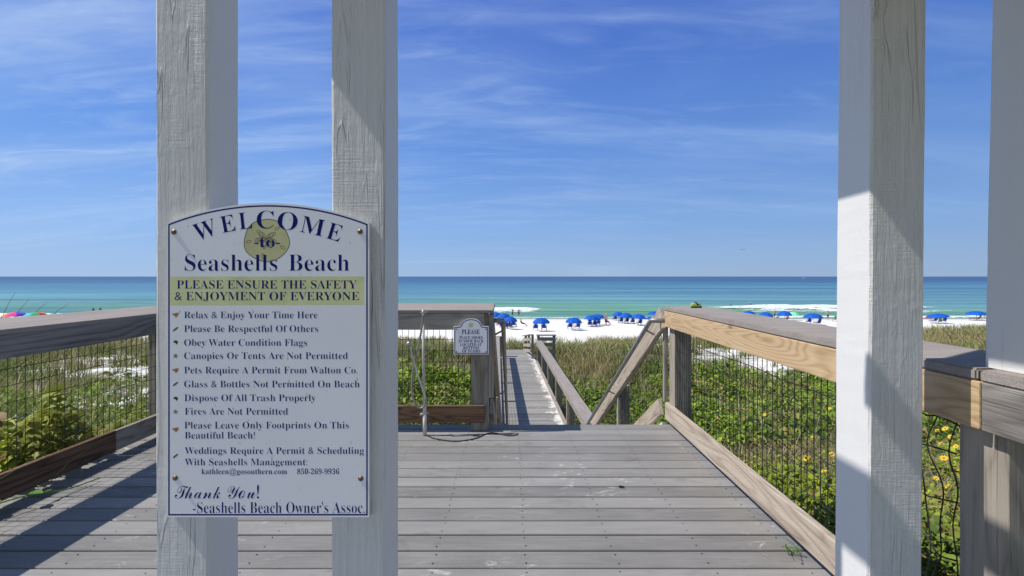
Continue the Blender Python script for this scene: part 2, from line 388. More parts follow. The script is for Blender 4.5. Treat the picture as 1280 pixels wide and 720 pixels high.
# ------------------------------------------------------------------ sea
def sea_mat():
    m = Mat('gulf water', .3, .06)
    P = m.pos((1,1,1)); sp = m.N.new('ShaderNodeSeparateXYZ'); m.L.new(P, sp.inputs[0])
    y = sp.outputs['Y']
    warp = m.math('MULTIPLY', m.math('SUBTRACT', m.noise(m.pos((.004, .012, 1)), 1, 5, .6), .5), 1.3)
    warp2 = m.math('MULTIPLY', m.math('SUBTRACT', m.noise(m.pos((.018, .09, 1)), 1, 6, .65), .5), .55)
    lg = m.math('ADD', m.math('ADD', m.math('LOGARITHM', y, 2.71828), warp), warp2)
    f = m.rng(lg, 4.45, 8.0, 0, 1, False)
    c = m.ramp(f, [(.0, (.27,.47,.30)), (.05, (.19,.40,.25)), (.10, (.145,.35,.14)), (.15, (.17,.39,.26)), (.22, (.135,.34,.34)), (.34, (.095,.26,.34)), (.48, (.06,.185,.30)), (.60, (.026,.105,.225)), (.74, (.017,.052,.155)), (1, (.016,.042,.13))])
    dk = m.rng(m.noise(m.pos((.0035, .045, 1)), 1, 9, .78, .3), .49, .60)
    c = m.mix(m.math('MULTIPLY', dk, .66), c, (.022,.10,.155))
    d2 = m.rng(m.noise(m.pos((.02, .24, 1)), 1, 8, .75, .3), .50, .64)
    c = m.mix(m.math('MULTIPLY', d2, .35), c, (.03,.14,.15))
    d3 = m.rng(m.noise(m.pos((.0005, .0085, 1)), 1, 9, .8, .2), .49, .58)
    c = m.mix(m.math('MULTIPLY', d3, .6), c, (.035,.10,.18))
    l3 = m.rng(m.noise(m.pos((.0009, .013, 1)), 1.7, 9, .8, .2), .52, .62)
    c = m.mix(m.math('MULTIPLY', l3, .3), c, (.20,.36,.42))
    lt = m.rng(m.noise(m.pos((.05, .35, 1)), 1, 6, .7), .60, .72)
    c = m.mix(m.math('MULTIPLY', lt, .20), c, (.33,.55,.53))
    m.col(c)
    h = m.math('ADD', m.noise(m.pos((.10, .30, 1)), 1, 6, .6), m.math('MULTIPLY', m.noise(m.pos((.7, 1.6, 1)), 1, 4, .6), .35))
    m.bump(h, .55, .8); return m.m
bm = bmesh.new()
yl = [86, 100, 130, 200, 400, 1000, 4000, 30000]
prev = None
for yy in yl:
    hw = max(300, yy*1.6); row = [bm.verts.new((-hw, yy, SEA)), bm.verts.new((0, yy, SEA)), bm.verts.new((hw, yy, SEA))]
    if prev:
        bm.faces.new((prev[0], prev[1], row[1], row[0])); bm.faces.new((prev[1], prev[2], row[2], row[1]))
    prev = row
tag(obj('sea_water', bm, sea_mat()), kind='structure')
def foam_mat():
    m = Mat('sea foam', .8, .2); n = m.noise(m.pos((.6, 2, 1)), 1.2, 6, .7)
    m.col(m.ramp(n, [(.36, (.34,.58,.50)), (.5, (.74,.80,.79)), (.7, (.86,.87,.87))])); return m.m
FOAM = foam_mat()
def foam(name, x0, x1, y0, y1, hgt, thr, seed, fade=.25):
    nx = int((x1-x0)/.35)+2; ny = int((y1-y0)/.28)+2
    xs = np.linspace(x0, x1, nx); ys = np.linspace(y0, y1, ny); X, Y = np.meshgrid(xs, ys)
    u = (X-x0)/(x1-x0); v = (Y-y0)/(y1-y0)
    n = fbm(X*.16, Y*.55, seed, 5)
    env = np.minimum(np.clip(u/fade, 0, 1), np.clip((1-u)/fade, 0, 1))*np.clip(np.minimum(v, 1-v)*4, 0, 1)
    k = n*(.35+.65*env)
    ridge = np.exp(-((v-.72-.12*(fbm(X*.05, X*0, seed+3)-.5))/.16)**2)
    Z = SEA+.05+hgt*ridge*env*(.6+.8*fbm(X*.3, Y*.8, seed+7))
    vv = np.stack([X, Y+0*Z, Z], -1).reshape(-1, 3)
    i = (np.arange(ny-1)[:, None]*nx+np.arange(nx-1)[None]); keep = ((k+ridge*env*.35)*(.25+1.5*fbm(X*.6, Y*2.4, seed+11, 5)))[:-1, :-1] > thr
    i = i[keep]; f = np.stack([i, i+1, i+nx+1, i+nx], -1)
    return tag(tri_mesh(name, vv, f, FOAM, smooth=True), kind='stuff')
foam('surf_foam', -9, 8, 103, 124, .35, .49, 5)
foam('surf_foam', 46, 112, 103, 130, .75, .43, 8, .3)
foam('surf_foam', 20, 160, 92, 97.5, .05, .36, 14, .1)
foam('surf_foam', -125, -78, 92.5, 103, .3, .27, 21)
foam('surf_foam', -60, 60, 92.0, 93.8, .03, .33, 31, .1)
foam('surf_foam', 92, 190, 93, 100, .1, .34, 37, .2)

# ------------------------------------------------------------------ deck, stairs, boardwalk
def planks(name, xa, xb, ya, yb, z, pitch, mat, gap=.012, thick=.040, skew=0, jit=.0, screws=False):
    bm = bmesh.new(); ly = bm.faces.layers.float.new('rnd'); y = yb
    while y > ya:
        r = random.random(); dz = random.uniform(-.0012, .0012); off = skew*(y-8) if skew else 0
        n0 = len(bm.faces)
        x0 = xa+off+random.uniform(-jit, jit); x1 = xb+off+random.uniform(-jit, jit)
        e = .004; yl, yh = y-pitch+gap, y
        prof = [(yl, z-thick), (yl, z-e+dz), (yl+e, z+dz), (yh-e, z+dz), (yh, z-e+dz), (yh, z-thick)]
        A = [bm.verts.new((x0, a, b)) for a, b in prof]; B = [bm.verts.new((x1, a, b)) for a, b in prof]
        bm.faces.new(A); bm.faces.new(B[::-1])
        for i in range(6): bm.faces.new((A[i], B[i], B[(i+1)%6], A[(i+1)%6]))
        bm.faces.ensure_lookup_table()
        for f in bm.faces[n0:]: f[ly] = r
        if screws:
            for xs_ in np.arange(xa+.2, xb, .42):
                for f_ in (.22, .78):
                    cx0 = xs_+random.uniform(-.008, .008); cy0 = yl+(yh-yl)*f_+random.uniform(-.006, .006)
                    f = bm.faces.new([bm.verts.new((cx0+.0042*math.cos(q), cy0+.0042*math.sin(q), z+.0016)) for q in np.linspace(0, 2*math.pi, 8)[:-1]]); f.material_index = 1
        y -= pitch
    return obj(name, bm, [mat, M['black']] if screws else mat)
tag(planks('deck_floor', -3.08, 1.52, -1.8, 4.25, 0, .14, M['deck'], screws=True), kind='structure')
bm = bmesh.new()
add_box(bm, (-3.06, 4.19, -.24), (1.50, 4.228, -.042))
for x in np.arange(-2.9, 1.5, .42): add_box(bm, (x, -1.7, -.24), (x+.038, 4.188, -.042))
for x in (-2.9, -.9, 1.35):
    for y in (0, 3.9): add_box(bm, (x+.04, y, -1.9), (x+.18, y+.14, -.242))
tag(obj('deck_framing', bm, M['grey_wood']), kind='structure')
WZ = -2.09; Y0, Y1 = 8.1, 22.3
tag(planks('boardwalk_floor', -.22, 1.30, Y0, Y1, WZ, .14, M['walk'], skew=-.03, jit=.006), kind='structure')
bm = bmesh.new()
for k in range(12):
    t = (k+1)/12.; y = 4.26+.322*k; z = WZ*t
    add_box(bm, (-.2, y, z-.035), (1.33, y+.335, z)); add_box(bm, (-.2, y+.004, z+.002), (1.33, y+.022, z+.134))
for x in (-.235, 1.333):
    vs = add_box(bm, (x, 4.26, -.28), (x+.034, 8.1, .02))
    for v in vs:
        if v.co.y > 5: v.co.z += WZ
tag(obj('boardwalk_stairs', bm, M['walk']), kind='structure')
bm = bmesh.new()
for k in range(6):
    y = 8.6+k*2.6
    for x in (-.2, 1.1): add_box(bm, (x+xw(y), y, -3.2), (x+.14+xw(y), y+.14, WZ-.044))
for x in (-.21, 1.22):
    vs = add_box(bm, (x, Y0+.05, WZ-.2), (x+.04, Y1-.05, WZ-.043))
    for v in vs: v.co.x += xw(v.co.y)
tag(obj('boardwalk_framing', bm, M['grey_wood']), kind='structure')
bm = bmesh.new()
for k in range(3): add_box(bm, (-.05+xw(Y1)-.1, Y1+.03+.3*k, WZ-.14*(k+1)-.03), (1.05+xw(Y1), Y1+.33+.3*k, WZ-.14*(k+1)))
tag(obj('beach_steps', bm, M['walk']), kind='structure')

# ------------------------------------------------------------------ railings
def wires(parent, name, segs, r, mat=None):
    bm = bmesh.new()
    for s in segs:
        s = [Vector(p)-parent.location for p in s]
        if len(s) == 2: add_bar(bm, s[0], s[1], r, n=4, caps=False)
        else: add_tube(bm, s, r, n=4)
    return obj(name, bm, mat or M['wire'], parent)
def mesh_panel(parent, a, b, z0a, z1a, z0b, z1b, vs=.05, hs=.1, r=.0018, bow=.01):
    """welded wire between plan points a and b; bottom and top heights at each end"""
    a = Vector((*a, 0)); b = Vector((*b, 0)); Ln = (b-a).length; n = int(Ln/vs); segs = []
    nrm = Vector((0,0,1)).cross((b-a).normalized())
    for i in range(n+1):
        t = i/n; p = a.lerp(b, t); j = random.uniform(-.004, .004)
        z0 = z0a+(z0b-z0a)*t; z1 = z1a+(z1b-z1a)*t
        segs.append([p+Vector((0,0,z0))+nrm*j, p+Vector((0,0,z1))+nrm*random.uniform(-.004, .004)])
    H = z1a-z0a; k = 0; h = .03
    while h < H:
        pts = []
        for i in range(9):
            t = i/8; p = a.lerp(b, t); pts.append(p+Vector((0,0,z0a+(z0b-z0a)*t+h+random.uniform(-bow, bow)*.5))+nrm*.004)
        segs.append(pts); h += hs*random.uniform(.97, 1.03)
    return wires(parent, 'wire_mesh', segs, r)
# --- right-hand railing of the deck
rr = root('deck_railing', (1.4, 2.8, 0), 'sunlit deck railing with new yellow pine top board and wire mesh beside the dune flowers', 'railing', 'railings round the upper deck')
bm = bmesh.new()                                     # cap: far end cut on the skew where the stair rail begins
pts = [(1.36, 1.405), (1.73, 1.47), (1.73, 4.46), (1.36, 4.30)]
a = [bm.verts.new((x-1.4, y-2.8, 1.005)) for x, y in pts]; b = [bm.verts.new((x-1.4, y-2.8, 1.04)) for x, y in pts]
bm.faces.new(a[::-1]); bm.faces.new(b)
for i in range(4): bm.faces.new((a[i], a[(i+1)%4], b[(i+1)%4], b[i]))
bmesh.ops.bevel(bm, geom=bm.edges[:], offset=.006, segments=2, affect='EDGES')
obj('cap', bm, M['cap'], rr)
bm = bmesh.new(); pts = [(1.362, .6), (1.73, .6), (1.73, 1.465), (1.362, 1.40)]
a = [bm.verts.new((x-1.4, y-2.8, 1.003)) for x, y in pts]; b = [bm.verts.new((x-1.4, y-2.8, 1.038)) for x, y in pts]
bm.faces.new(a[::-1]); bm.faces.new(b)
for i in range(4): bm.faces.new((a[i], a[(i+1)%4], b[(i+1)%4], b[i]))
bmesh.ops.bevel(bm, geom=bm.edges[:], offset=.006, segments=2, affect='EDGES')
obj('cap', bm, M['cap'], rr)
board(rr, 'top_board', (1.379, 1.397, .933), (1.379, 4.29, .933), .14, .038, M['pine'])
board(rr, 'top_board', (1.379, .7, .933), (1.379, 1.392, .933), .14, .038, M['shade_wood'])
board(rr, 'bottom_board', (1.379, .7, .118), (1.379, 4.27, .118), .145, .038, M['pale_wood'])
board(rr, 'post', (1.47, 4.20, -1.2), (1.47, 4.20, 1.0), .14, .14, M['grey_wood'], up=(0,1,0))
board(rr, 'post', (1.472, 1.43, -1.2), (1.472, 1.43, 1.0), .15, .14, M['grey_wood'], up=(0,1,0))
board(rr, 'post', (1.378, 4.31, .19), (1.378, 4.31, .86), .045, .038, M['grey_wood'], up=(0,1,0), bev=.003)
mesh_panel(rr, (1.405, 1.98), (1.405, 4.12), .05, .98, .05, .98, .05, .1, .0027, .014)
segs = []                                            # torn, bent wires by the white post
for i in range(8):
    y = 1.52+.06*i; p = []
    for k in range(9):
        z = .03+.12*k; amp = .030 if k not in (0, 8) else .004
        p.append((1.405+random.uniform(-.02, .02), y+random.uniform(-amp, amp), z))
    segs.append(smooth_path(p, 4))
for k in range(6):
    p = [(1.405+random.uniform(-.015, .015), 1.51+.065*i, .12+.15*k+random.uniform(-.035, .035)) for i in range(9)]
    segs.append(smooth_path(p, 3))
wires(rr, 'bent_wire', segs, .0028)
# --- left-hand railing
lr = root('deck_railing', (-2.95, 2.2, 0), 'shaded grey deck railing in front of tall dune grass, left of the welcome sign', 'railing', 'railings round the upper deck')
def tilted_cap(parent, p0, p1, w, rise, t, outward):
    """cap board whose inner edge runs p0-p1 and whose outer edge is raised a little"""
    p0, p1 = Vector(p0), Vector(p1); o = Vector(outward).normalized()
    wv = (o*w+Vector((0,0,rise))); up = (p1-p0).cross(wv); up = up if up.z > 0 else -up; up.normalize()
    c = wv/2-up*t/2
    return board(parent, 'cap', p0+c, p1+c, t, wv.length, M['cap'], up=up, bev=.006)
tilted_cap(lr, (-2.88, .8, 1.010), (-2.88, 4.40, 1.010), .36, .035, .032, (-1,0,0))
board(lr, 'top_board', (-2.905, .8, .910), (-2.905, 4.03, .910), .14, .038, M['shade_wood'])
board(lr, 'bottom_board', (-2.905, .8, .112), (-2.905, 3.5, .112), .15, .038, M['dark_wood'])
board(lr, 'bottom_board', (-2.905, 3.506, .110), (-2.905, 4.03, .110), .146, .038, M['grey_wood'])
for y in (1.0, 4.12): board(lr, 'post', (-3.0, y, -1.2), (-3.0, y, .975), .14, .14, M['grey_wood'], up=(0,1,0))
mesh_panel(lr, (-2.932, 1.08), (-2.932, 4.05), .04, .96, .04, .96, .05, .1, .0019, .012)
# --- railing across the sea side
cr = root('deck_railing', (-1.5, 4.1, 0), 'railing across the sea side of the deck with dark bottom board and shower pipe', 'railing', 'railings round the upper deck')
tilted_cap(cr, (-2.50, 4.02, 1.030), (-.155, 4.02, 1.030), .36, .035, .03, (0,1,0))
board(cr, 'top_board', (-2.88, 4.05, .930), (-.232, 4.05, .930), .138, .038, M['grey_wood'])
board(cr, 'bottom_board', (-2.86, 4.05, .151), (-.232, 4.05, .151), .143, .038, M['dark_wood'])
board(cr, 'post', (-.275, 4.145, -1.2), (-.275, 4.145, .994), .14, .145, M['grey_wood'], up=(0,1,0))
board(cr, 'post', (-1.7, 4.145, -1.2), (-1.7, 4.145, .994), .14, .14, M['grey_wood'], up=(0,1,0))
board(cr, 'post', (-.176, 4.09, .28), (-.176, 4.09, .985), .05, .042, M['grey_wood'], up=(0,1,0), bev=.003)
mesh_panel(cr, (-2.83, 4.075), (-.35, 4.075), .06, .98, .06, .98, .052, .098, .0020, .006)
# --- stair railings
SA, SB = (4.33, 1.0), (8.1, -1.16)                   # (Y, cap height) at the top and the foot of the stairs
def sz(y): return SA[1]+(SB[1]-SA[1])*(y-SA[0])/(SB[0]-SA[0])
def stair_rail(x, s, label):
    st = root('stair_railing', (x, 6.2, 0), label, 'railing', 'railings down the stairs')
    d = Vector((0, SB[0]-SA[0], SB[1]-SA[1])).normalized(); up = Vector((0, -d.z, d.y))
    o = -.08*up
    board(st, 'top_board', Vector((x+s*.019, SA[0], sz(SA[0])))+o*.83, Vector((x+s*.019, SB[0], sz(SB[0])))+o*.83, .20, .036, M['pale_wood'], up=up)
    board(st, 'stringer_board', (x+s*.019, SA[0]+.02, sz(SA[0])-.87), (x+s*.019, SB[0], sz(SB[0])-.87), .145, .036, M['pale_wood'], up=up)
    for y, d0 in ((6.15, 0), (8.03, 0)):
        board(st, 'post', (x+s*.11, y+.07, sz(y)-1.5), (x+s*.11, y+.07, sz(y)-.05), .14, .14, M['grey_wood'], up=(0,1,0))
        board(st, 'post', (x+s*.019, y-.09, sz(y)-.9), (x+s*.019, y-.09, sz(y)-.17), .05, .034, M['grey_wood'], up=(0,1,0), bev=.003)
    mesh_panel(st, (x+s*.045, SA[0]+.05), (x+s*.045, SB[0]-.1), sz(SA[0]+.05)-.92, sz(SA[0]+.05)-.1, sz(SB[0]-.1)-.92, sz(SB[0]-.1)-.1, .05, .1, .0024)
    bm = bmesh.new(); q = []
    hx = x-s*.085
    top = Vector((hx, SA[0]-.02, sz(SA[0])-.085)); bot = Vector((hx, SB[0]-.05, sz(SB[0]-.05)-.07))
    q = [Vector((x+s*.03, SA[0]-.04, top.z+.0)), Vector((x-s*.03, SA[0]-.04, top.z)), Vector((hx, SA[0]-.035, top.z)), top+d*.05, bot, bot+Vector((s*.03, .02, -.005)), bot+Vector((s*.075, .02, -.005))]
    add_tube(bm, [p-st.location for p in q], .021, 10)
    for t in (.04, .5, .93):
        p = top.lerp(bot, t); add_bar(bm, p-st.location+Vector((0,0,-.02)), p-st.location+Vector((s*.075, 0, -.06)), .009)
    obj('handrail', bm, M['steel'], st, True)
    return st
stair_rail(1.33, 1, 'stair railing with a round steel handrail running down beside the dune grass')
stair_rail(-.165, -1, 'stair railing seen end on behind the small shoe sign, dropping towards the boardwalk')
# --- boardwalk railings
def walk_rail(x, s, label, y1):
    st = root('boardwalk_railing', (x, 14, WZ), label, 'railing', 'railings along the boardwalk')
    P = lambda y, z, dx=0: Vector((x+s*dx+float(xw(y)), y, WZ+z))
    board(st, 'cap', P(8.0, .93, .09), P(9.9, .90, .09), .034, .24, M['cap'])
    board(st, 'cap', P(9.9, .90, .09), P(y1, .90, .09), .034, .24, M['cap'])
    board(st, 'top_board', P(8.0, .815, .02), P(y1, .81, .02), .135, .036, M['grey_wood'])
    board(st, 'bottom_board', P(8.0, .10, .02), P(y1, .10, .02), .14, .036, M['grey_wood'])
    for k in range(6):
        y = 8.5+k*(y1-8.7)/5.
        board(st, 'post', P(y, -.5, .11), P(y, .88, .11), .12, .12, M['grey_wood'], up=(0,1,0))
        board(st, 'post', P(y, .17, .019), P(y, .74, .019), .07, .034, M['pale_wood'], up=(0,1,0), bev=.003)
    a = P(8.05, 0, .045); b = P(y1, 0, .045)
    mesh_panel(st, (a.x, a.y), (b.x, b.y), WZ+.05, WZ+.86, WZ+.05, WZ+.86, .1, .1, .003)
    return st
walk_rail(1.26, 1, 'boardwalk railing on the dune grass side, its grey cap running out to the sand', 18.6)
walk_rail(-.19, -1, 'boardwalk railing on the showery side that throws its shadow over the boards', 20.0)
# --- slatted rails at the sand end of the boardwalk
def slat_end(x0, x1, y, label, zs=(.20, .46, .72), up=0):
    st = root('slatted_railing', ((x0+x1)/2, y, WZ), label, 'railing')
    for z in zs: board(st, 'slat', (x0, y, WZ+z), (x1, y, WZ+z), .14, .036, M['grey_wood'])
    for x in (x0+.05, x1-.05): board(st, 'post', (x, y+.075, WZ-.7), (x, y+.075, WZ+.82+up), .11, .11, M['grey_wood'], up=(0,1,0))
    board(st, 'cap', (x0-.03, y+.06, WZ+.85+up), (x1+.03, y+.06, WZ+.85+up), .035, .26, M['cap'])
    return st
slat_end(1.0, 1.72, 19.0, 'short slatted grey railing with a cap beside the sand end of the boardwalk', (-.34, -.08, .18, .44, .70, .92), .22)
st = root('step_railing', (.62, 22.4, WZ), 'steep slatted rail of the steps where the boardwalk meets the sand', 'railing')
board(st, 'cap', (.78, 19.6, WZ+1.02), (.58, 23.3, WZ+.52), .035, .22, M['pale_wood'])
for z in (-.17, -.42, -.66): board(st, 'slat', (.76, 19.7, WZ+1.0+z), (.56, 23.2, WZ+.5+z), .13, .036, M['pale_wood'])
for y in (19.8, 21.5, 23.1):
    board(st, 'post', (.86-.055*(y-19.6), y, WZ-.8), (.86-.055*(y-19.6), y, WZ+1.0-.135*(y-19.6)), .1, .1, M['grey_wood'], up=(0,1,0))
slat_end(-.95, -.42, 20.3, 'slatted railing throwing a dark square of shade near the sand')

# ------------------------------------------------------------------ white porch posts and an unseen roof added to cast shadows on them
def post(x0, x1, y0, y1, z0, z1, lean, seed, label):
    o = root('porch_post', ((x0+x1)/2, (y0+y1)/2, z0), label, 'post', 'white porch posts')
    bm = bmesh.new(); n = 90; rs = random.Random(seed); e = .006; prev = None
    hx, hy = (x1-x0)/2, (y1-y0)/2
    wob = [[rs.uniform(-1, 1) for _ in range(8)] for _ in range(n+1)]
    for k in range(n+1):
        z = (z1-z0)*k/n; lx = lean*(z+z0-EYE)
        j = lambda i: .0004*wob[k][i]+.0014*(wob[k//9][i]*(1-k%9/9)+wob[min(n, k//9+1)][i]*(k%9/9))
        pr = [(-hx+e, -hy), (hx-e, -hy), (hx, -hy+e), (hx, hy-e), (hx-e, hy), (-hx+e, hy), (-hx, hy-e), (-hx, -hy+e)]
        ring = [bm.verts.new((px+lx+j(i), py+.4*j((i+3)%8), z)) for i, (px, py) in enumerate(pr)]
        if prev:
            for i in range(8): bm.faces.new((prev[i], prev[(i+1)%8], ring[(i+1)%8], ring[i])).material_index = 1 if i in (2, 6) else 0
        else: bm.faces.new(ring[::-1])
        prev = ring
    bm.faces.new(prev)
    obj('shaft', bm, [M['paint'], M['paint_smooth']], o)
    return o
post(-1.048, -.894, 1.41, 1.572, .0, 2.6, -.001, 1, 'rough white post holding the sign on the side of the shaded railing')
post(-.531, -.373, 1.41, 1.576, .0, 2.6, -.001, 2, 'white post holding the sign on the side of the open deck boards')
post(1.053, 1.213, 1.41, 1.56, .0, 2.6, .0075, 3, 'white post crossed by diagonal shade in front of the pine railing')
post(1.42, 1.58, 1.295, 1.44, 1.0395, 2.6, .020, 4, 'shaded white post standing on the railing cap at the picture edge')
pr = root('shade_roof', (.5, .3, 2.6), 'white beamed roof added out of view to cast shade on the posts', 'roof')
bm = bmesh.new(); pts = [(.30, -1.2), (.30, 1.50), (.62, 1.70), (.80, 1.70), (.80, 1.47), (3.0, 1.47), (3.0, -1.2)]  # added, unseen roof; outline cut to shape the shade on posts and cap
a = [bm.verts.new((x-.5, y-.3, 0)) for x, y in pts]; b = [bm.verts.new((x-.5, y-.3, .10)) for x, y in pts]
bm.faces.new(a[::-1]); bm.faces.new(b)
for i in range(7): bm.faces.new((a[i], a[(i+1)%7], b[(i+1)%7], b[i]))
obj('shade_panel', bm, M['paint'], pr)
board(pr, 'added_beam', (-.975, -1.2, 2.775), (-.975, 1.62, 2.775), .35, .14, M['paint'])
board(pr, 'added_beam', (-.452, -1.2, 2.665), (-.452, 1.60, 2.665), .12, .12, M['paint'])
board(pr, 'shade_rafter', (-.135, -1.2, 2.64), (-.135, 1.335, 2.64), .07, .07, M['paint'])  # added slat, stopped short so its shadow band stays on the post front
board(pr, 'added_beam', (-1.1, -1.0, 2.52), (3.0, -1.0, 2.52), .15, .14, M['paint'])

# ------------------------------------------------------------------ lettering
def serif(s, script=False):
    if script: return ''.join('\u2134' if c == 'o' else chr(0x1D49C+ord(c)-65) if 'A' <= c <= 'Z' else chr(0x1D4B6+ord(c)-97) if 'a' <= c <= 'z' else c for c in s)
    o = ''
    for c in s:
        if 'A' <= c <= 'Z': o += chr((0x1D4D0 if script else 0x1D400)+ord(c)-65)
        elif 'a' <= c <= 'z': o += chr((0x1D4EA if script else 0x1D41A)+ord(c)-97)
        elif '0' <= c <= '9': o += chr(0x1D7CE+ord(c)-48)
        else: o += c
    return o
def text_tris(s, weight=0., script=False, space=1.0):
    """the letters as flat triangles, baseline at 0, in units of the type size"""
    c = bpy.data.curves.new('type', 'FONT'); c.body = serif(s, script); c.size = 1; c.offset = weight; c.resolution_u = 4; c.space_character = space
    o = bpy.data.objects.new('type', c); COL.objects.link(o)
    dg = bpy.context.evaluated_depsgraph_get(); me = bpy.data.meshes.new_from_object(o.evaluated_get(dg))
    v = [tuple(p.co) for p in me.vertices]; f = [tuple(p.vertices) for p in me.polygons]
    bpy.data.objects.remove(o); bpy.data.curves.remove(c); bpy.data.meshes.remove(me)
    return v, f
CAP = .676
class Face:
    """the printed front of a sign: photograph pixels become metres on the plane y"""
    def __init__(s, y, loc):
        s.y = y; s.k = y/F; s.loc = Vector(loc)
    def p(s, px, py, lift=.0):
        return Vector(((px-640)*s.k, s.y-lift, EYE-(py-HY)*s.k))-s.loc
    def text(s, bm, st, x0, x1, base, cap, lift, weight=-.008, script=False, fit=True, space=1.0):
        v, f = text_tris(st, weight, script, space)
        a = min(p[0] for p in v); b = max(p[0] for p in v); ky = cap/CAP; kx = (x1-x0)/(b-a)
        vs = [bm.verts.new(s.p(x0+(p[0]-a)*kx, base-p[1]*ky, lift/8)) for p in v]
        for q in f:
            try: bm.faces.new([vs[i] for i in q])
            except ValueError: pass
    def glyph(s, bm, ch, cx, cy, wd, cap, ang, lift, weight):
        v, f = text_tris(ch, weight); a = min(p[0] for p in v); b = max(p[0] for p in v)
        ca, sa = math.cos(R(ang)), math.sin(R(ang)); vs = []
        for p in v:
            u = ((p[0]-a)/(b-a)-.5)*wd; t = (p[1]/CAP-.5)*cap
            vs.append(bm.verts.new(s.p(cx+u*ca-t*sa*-1, cy+u*sa-t*ca, lift/8)))
        for q in f: bm.faces.new([vs[i] for i in q])
    def poly(s, bm, pts, lift, mi=0):
        f = bm.faces.new([bm.verts.new(s.p(x, y, lift/8)) for x, y in pts]); f.material_index = mi
    def line(s, bm, pts, wd, lift, closed=True):
        n = len(pts); inn = []; out = []
        for i in range(n):
            p = Vector(pts[i]); a = Vector(pts[i-1 if (closed or i) else 0]); b = Vector(pts[(i+1) % n if (closed or i < n-1) else i])
            d1 = (p-a).normalized() if (p-a).length > 1e-6 else (b-p).normalized(); d2 = (b-p).normalized() if (b-p).length > 1e-6 else d1
            nn = Vector((-(d1+d2).y, (d1+d2).x)); nn = nn.normalized() if nn.length > 1e-6 else Vector((-d1.y, d1.x))
            k = wd/2/max(.5, nn.dot(Vector((-d1.y, d1.x))))
            inn.append(bm.verts.new(s.p(*(p+nn*k), lift/8))); out.append(bm.verts.new(s.p(*(p-nn*k), lift/8)))
        for i in range(n if closed else n-1):
            j = (i+1) % n; bm.faces.new((inn[i], inn[j], out[j], out[i]))

def arch(x0, x1, yb, ys, yt, n=28):
    pts = [(x0, yb), (x1, yb)]; c = (x0+x1)/2; hw = (x1-x0)/2; h = ys-yt; Rr = (hw*hw+h*h)/(2*h); a0 = math.asin(hw/Rr)
    for i in range(n+1):
        a = a0-2*a0*i/n; pts.append((c+Rr*math.sin(a), yt+Rr-Rr*math.cos(a)))
    return pts
ws = root('welcome_sign', (-.71, 1.4, .65), 'large white arched beach rules sign with navy lettering, screwed to the two white posts', 'sign')
fc = Face(1.388, ws.location)
outl = arch(208.3, 461.6, 646.5, 279.0, 254.0)
bm = bmesh.new(); q = [(p.x, p.z) for p in (fc.p(x, y) for x, y in outl)]
add_prism(bm, q, fc.y-ws.location.y, 1.4095-ws.location.y)
for f in bm.faces: f.material_index = 0 if abs(f.normal.y) > .9 else 1
bm.normal_update()
for f in bm.faces: f.material_index = 0 if abs(f.normal.y) > .9 else 1
obj('panel', bm, [M['sign'], M['sign_edge']], ws)
bm = bmesh.new(); fc.poly(bm, [(212.5, 345.8), (212.5, 381.5), (455.3, 381.0), (455.3, 345.5)], .0006)
obj('heading_band', bm, M['band'], ws)
bm = bmesh.new(); pts = []
for i in range(44):
    a = 2*math.pi*i/44; r = 1+.022*math.sin(5*a+.6)+.012*math.sin(3*a); pts.append((333.2+28.2*r*math.cos(a), 300.6+26.6*r*math.sin(a)))
fc.poly(bm, pts, .0006); obj('sand_dollar', bm, M['sand_dollar'], ws); sdp = pts
bm = bmesh.new(); fc.line(bm, sdp, .9, .0010)
def petal(cx, cy, ang, ln, wd):
    return [(cx+math.cos(R(ang))*u-math.sin(R(ang))*v, cy+math.sin(R(ang))*u+math.cos(R(ang))*v) for u, v in [(ln*(.5-.5*math.cos(t)), wd*math.sin(t)*(1 if True else 0)) for t in np.linspace(0, 2*math.pi, 15)[:-1]]]
def oval(cx, cy, ang, a, b):
    return [(cx+a*math.cos(t)*math.cos(R(ang))-b*math.sin(t)*math.sin(R(ang)), cy+a*math.cos(t)*math.sin(R(ang))+b*math.sin(t)*math.cos(R(ang))) for t in np.linspace(0, 2*math.pi, 13)[:-1]]
for ang in (-140, -28, 165, 100, 60, 22):
    for sc_ in (1., .55):
        fc.line(bm, oval(332.3+math.cos(R(ang))*7.5, 297.5+math.sin(R(ang))*7.5, ang, 6.6*sc_, 2.6*sc_), .6, .0010)
for cx_, cy_, an in ((311, 302, -10), (346.3, 285.6, -30), (353.5, 309.5, 35), (328.5, 320, 80)): fc.line(bm, oval(cx_, cy_, an, 3.2, 1.5), .6, .0010)
obj('sand_dollar_outline', bm, M['brown'], ws)
bm = bmesh.new()
fc.line(bm, arch(211.2, 458.7, 643.4, 280.8, 257.4), 1.9, .0006)
for ch, cx_, cy_, wd, cp, ang in (('W', 256.2, 287.2, 28, 21.5, -18), ('E', 284.6, 279.6, 17.5, 21, -11), ('L', 306.8, 275.8, 16.5, 21, -6), ('C', 331.6, 274.6, 21.5, 22, 0), ('O', 359.6, 276.4, 25, 22, 6), ('M', 390.8, 282.6, 29, 21, 12), ('E', 418.4, 290.0, 17.5, 21, 17)):
    fc.glyph(bm, ch, cx_, cy_, wd, cp, ang, .0016, -.008)
T = fc.text
T(bm, 'to', 324.5, 343.5, 309.0, 13.5, .0016, -.004)
for x0, x1 in ((317.8, 323.2), (344.8, 350.0)): fc.poly(bm, [(x0, 303.4), (x0, 305.0), (x1, 305.0), (x1, 303.4)], .0016)
T(bm, 'Seashells', 231, 346.5, 338.6, 20.5, .0016, -.011); T(bm, 'Beach', 361, 436.5, 338.6, 20.5, .0016, -.011)
T(bm, 'PLEASE ENSURE THE SAFETY', 221, 446, 360.8, 10.4, .0016, -.007)
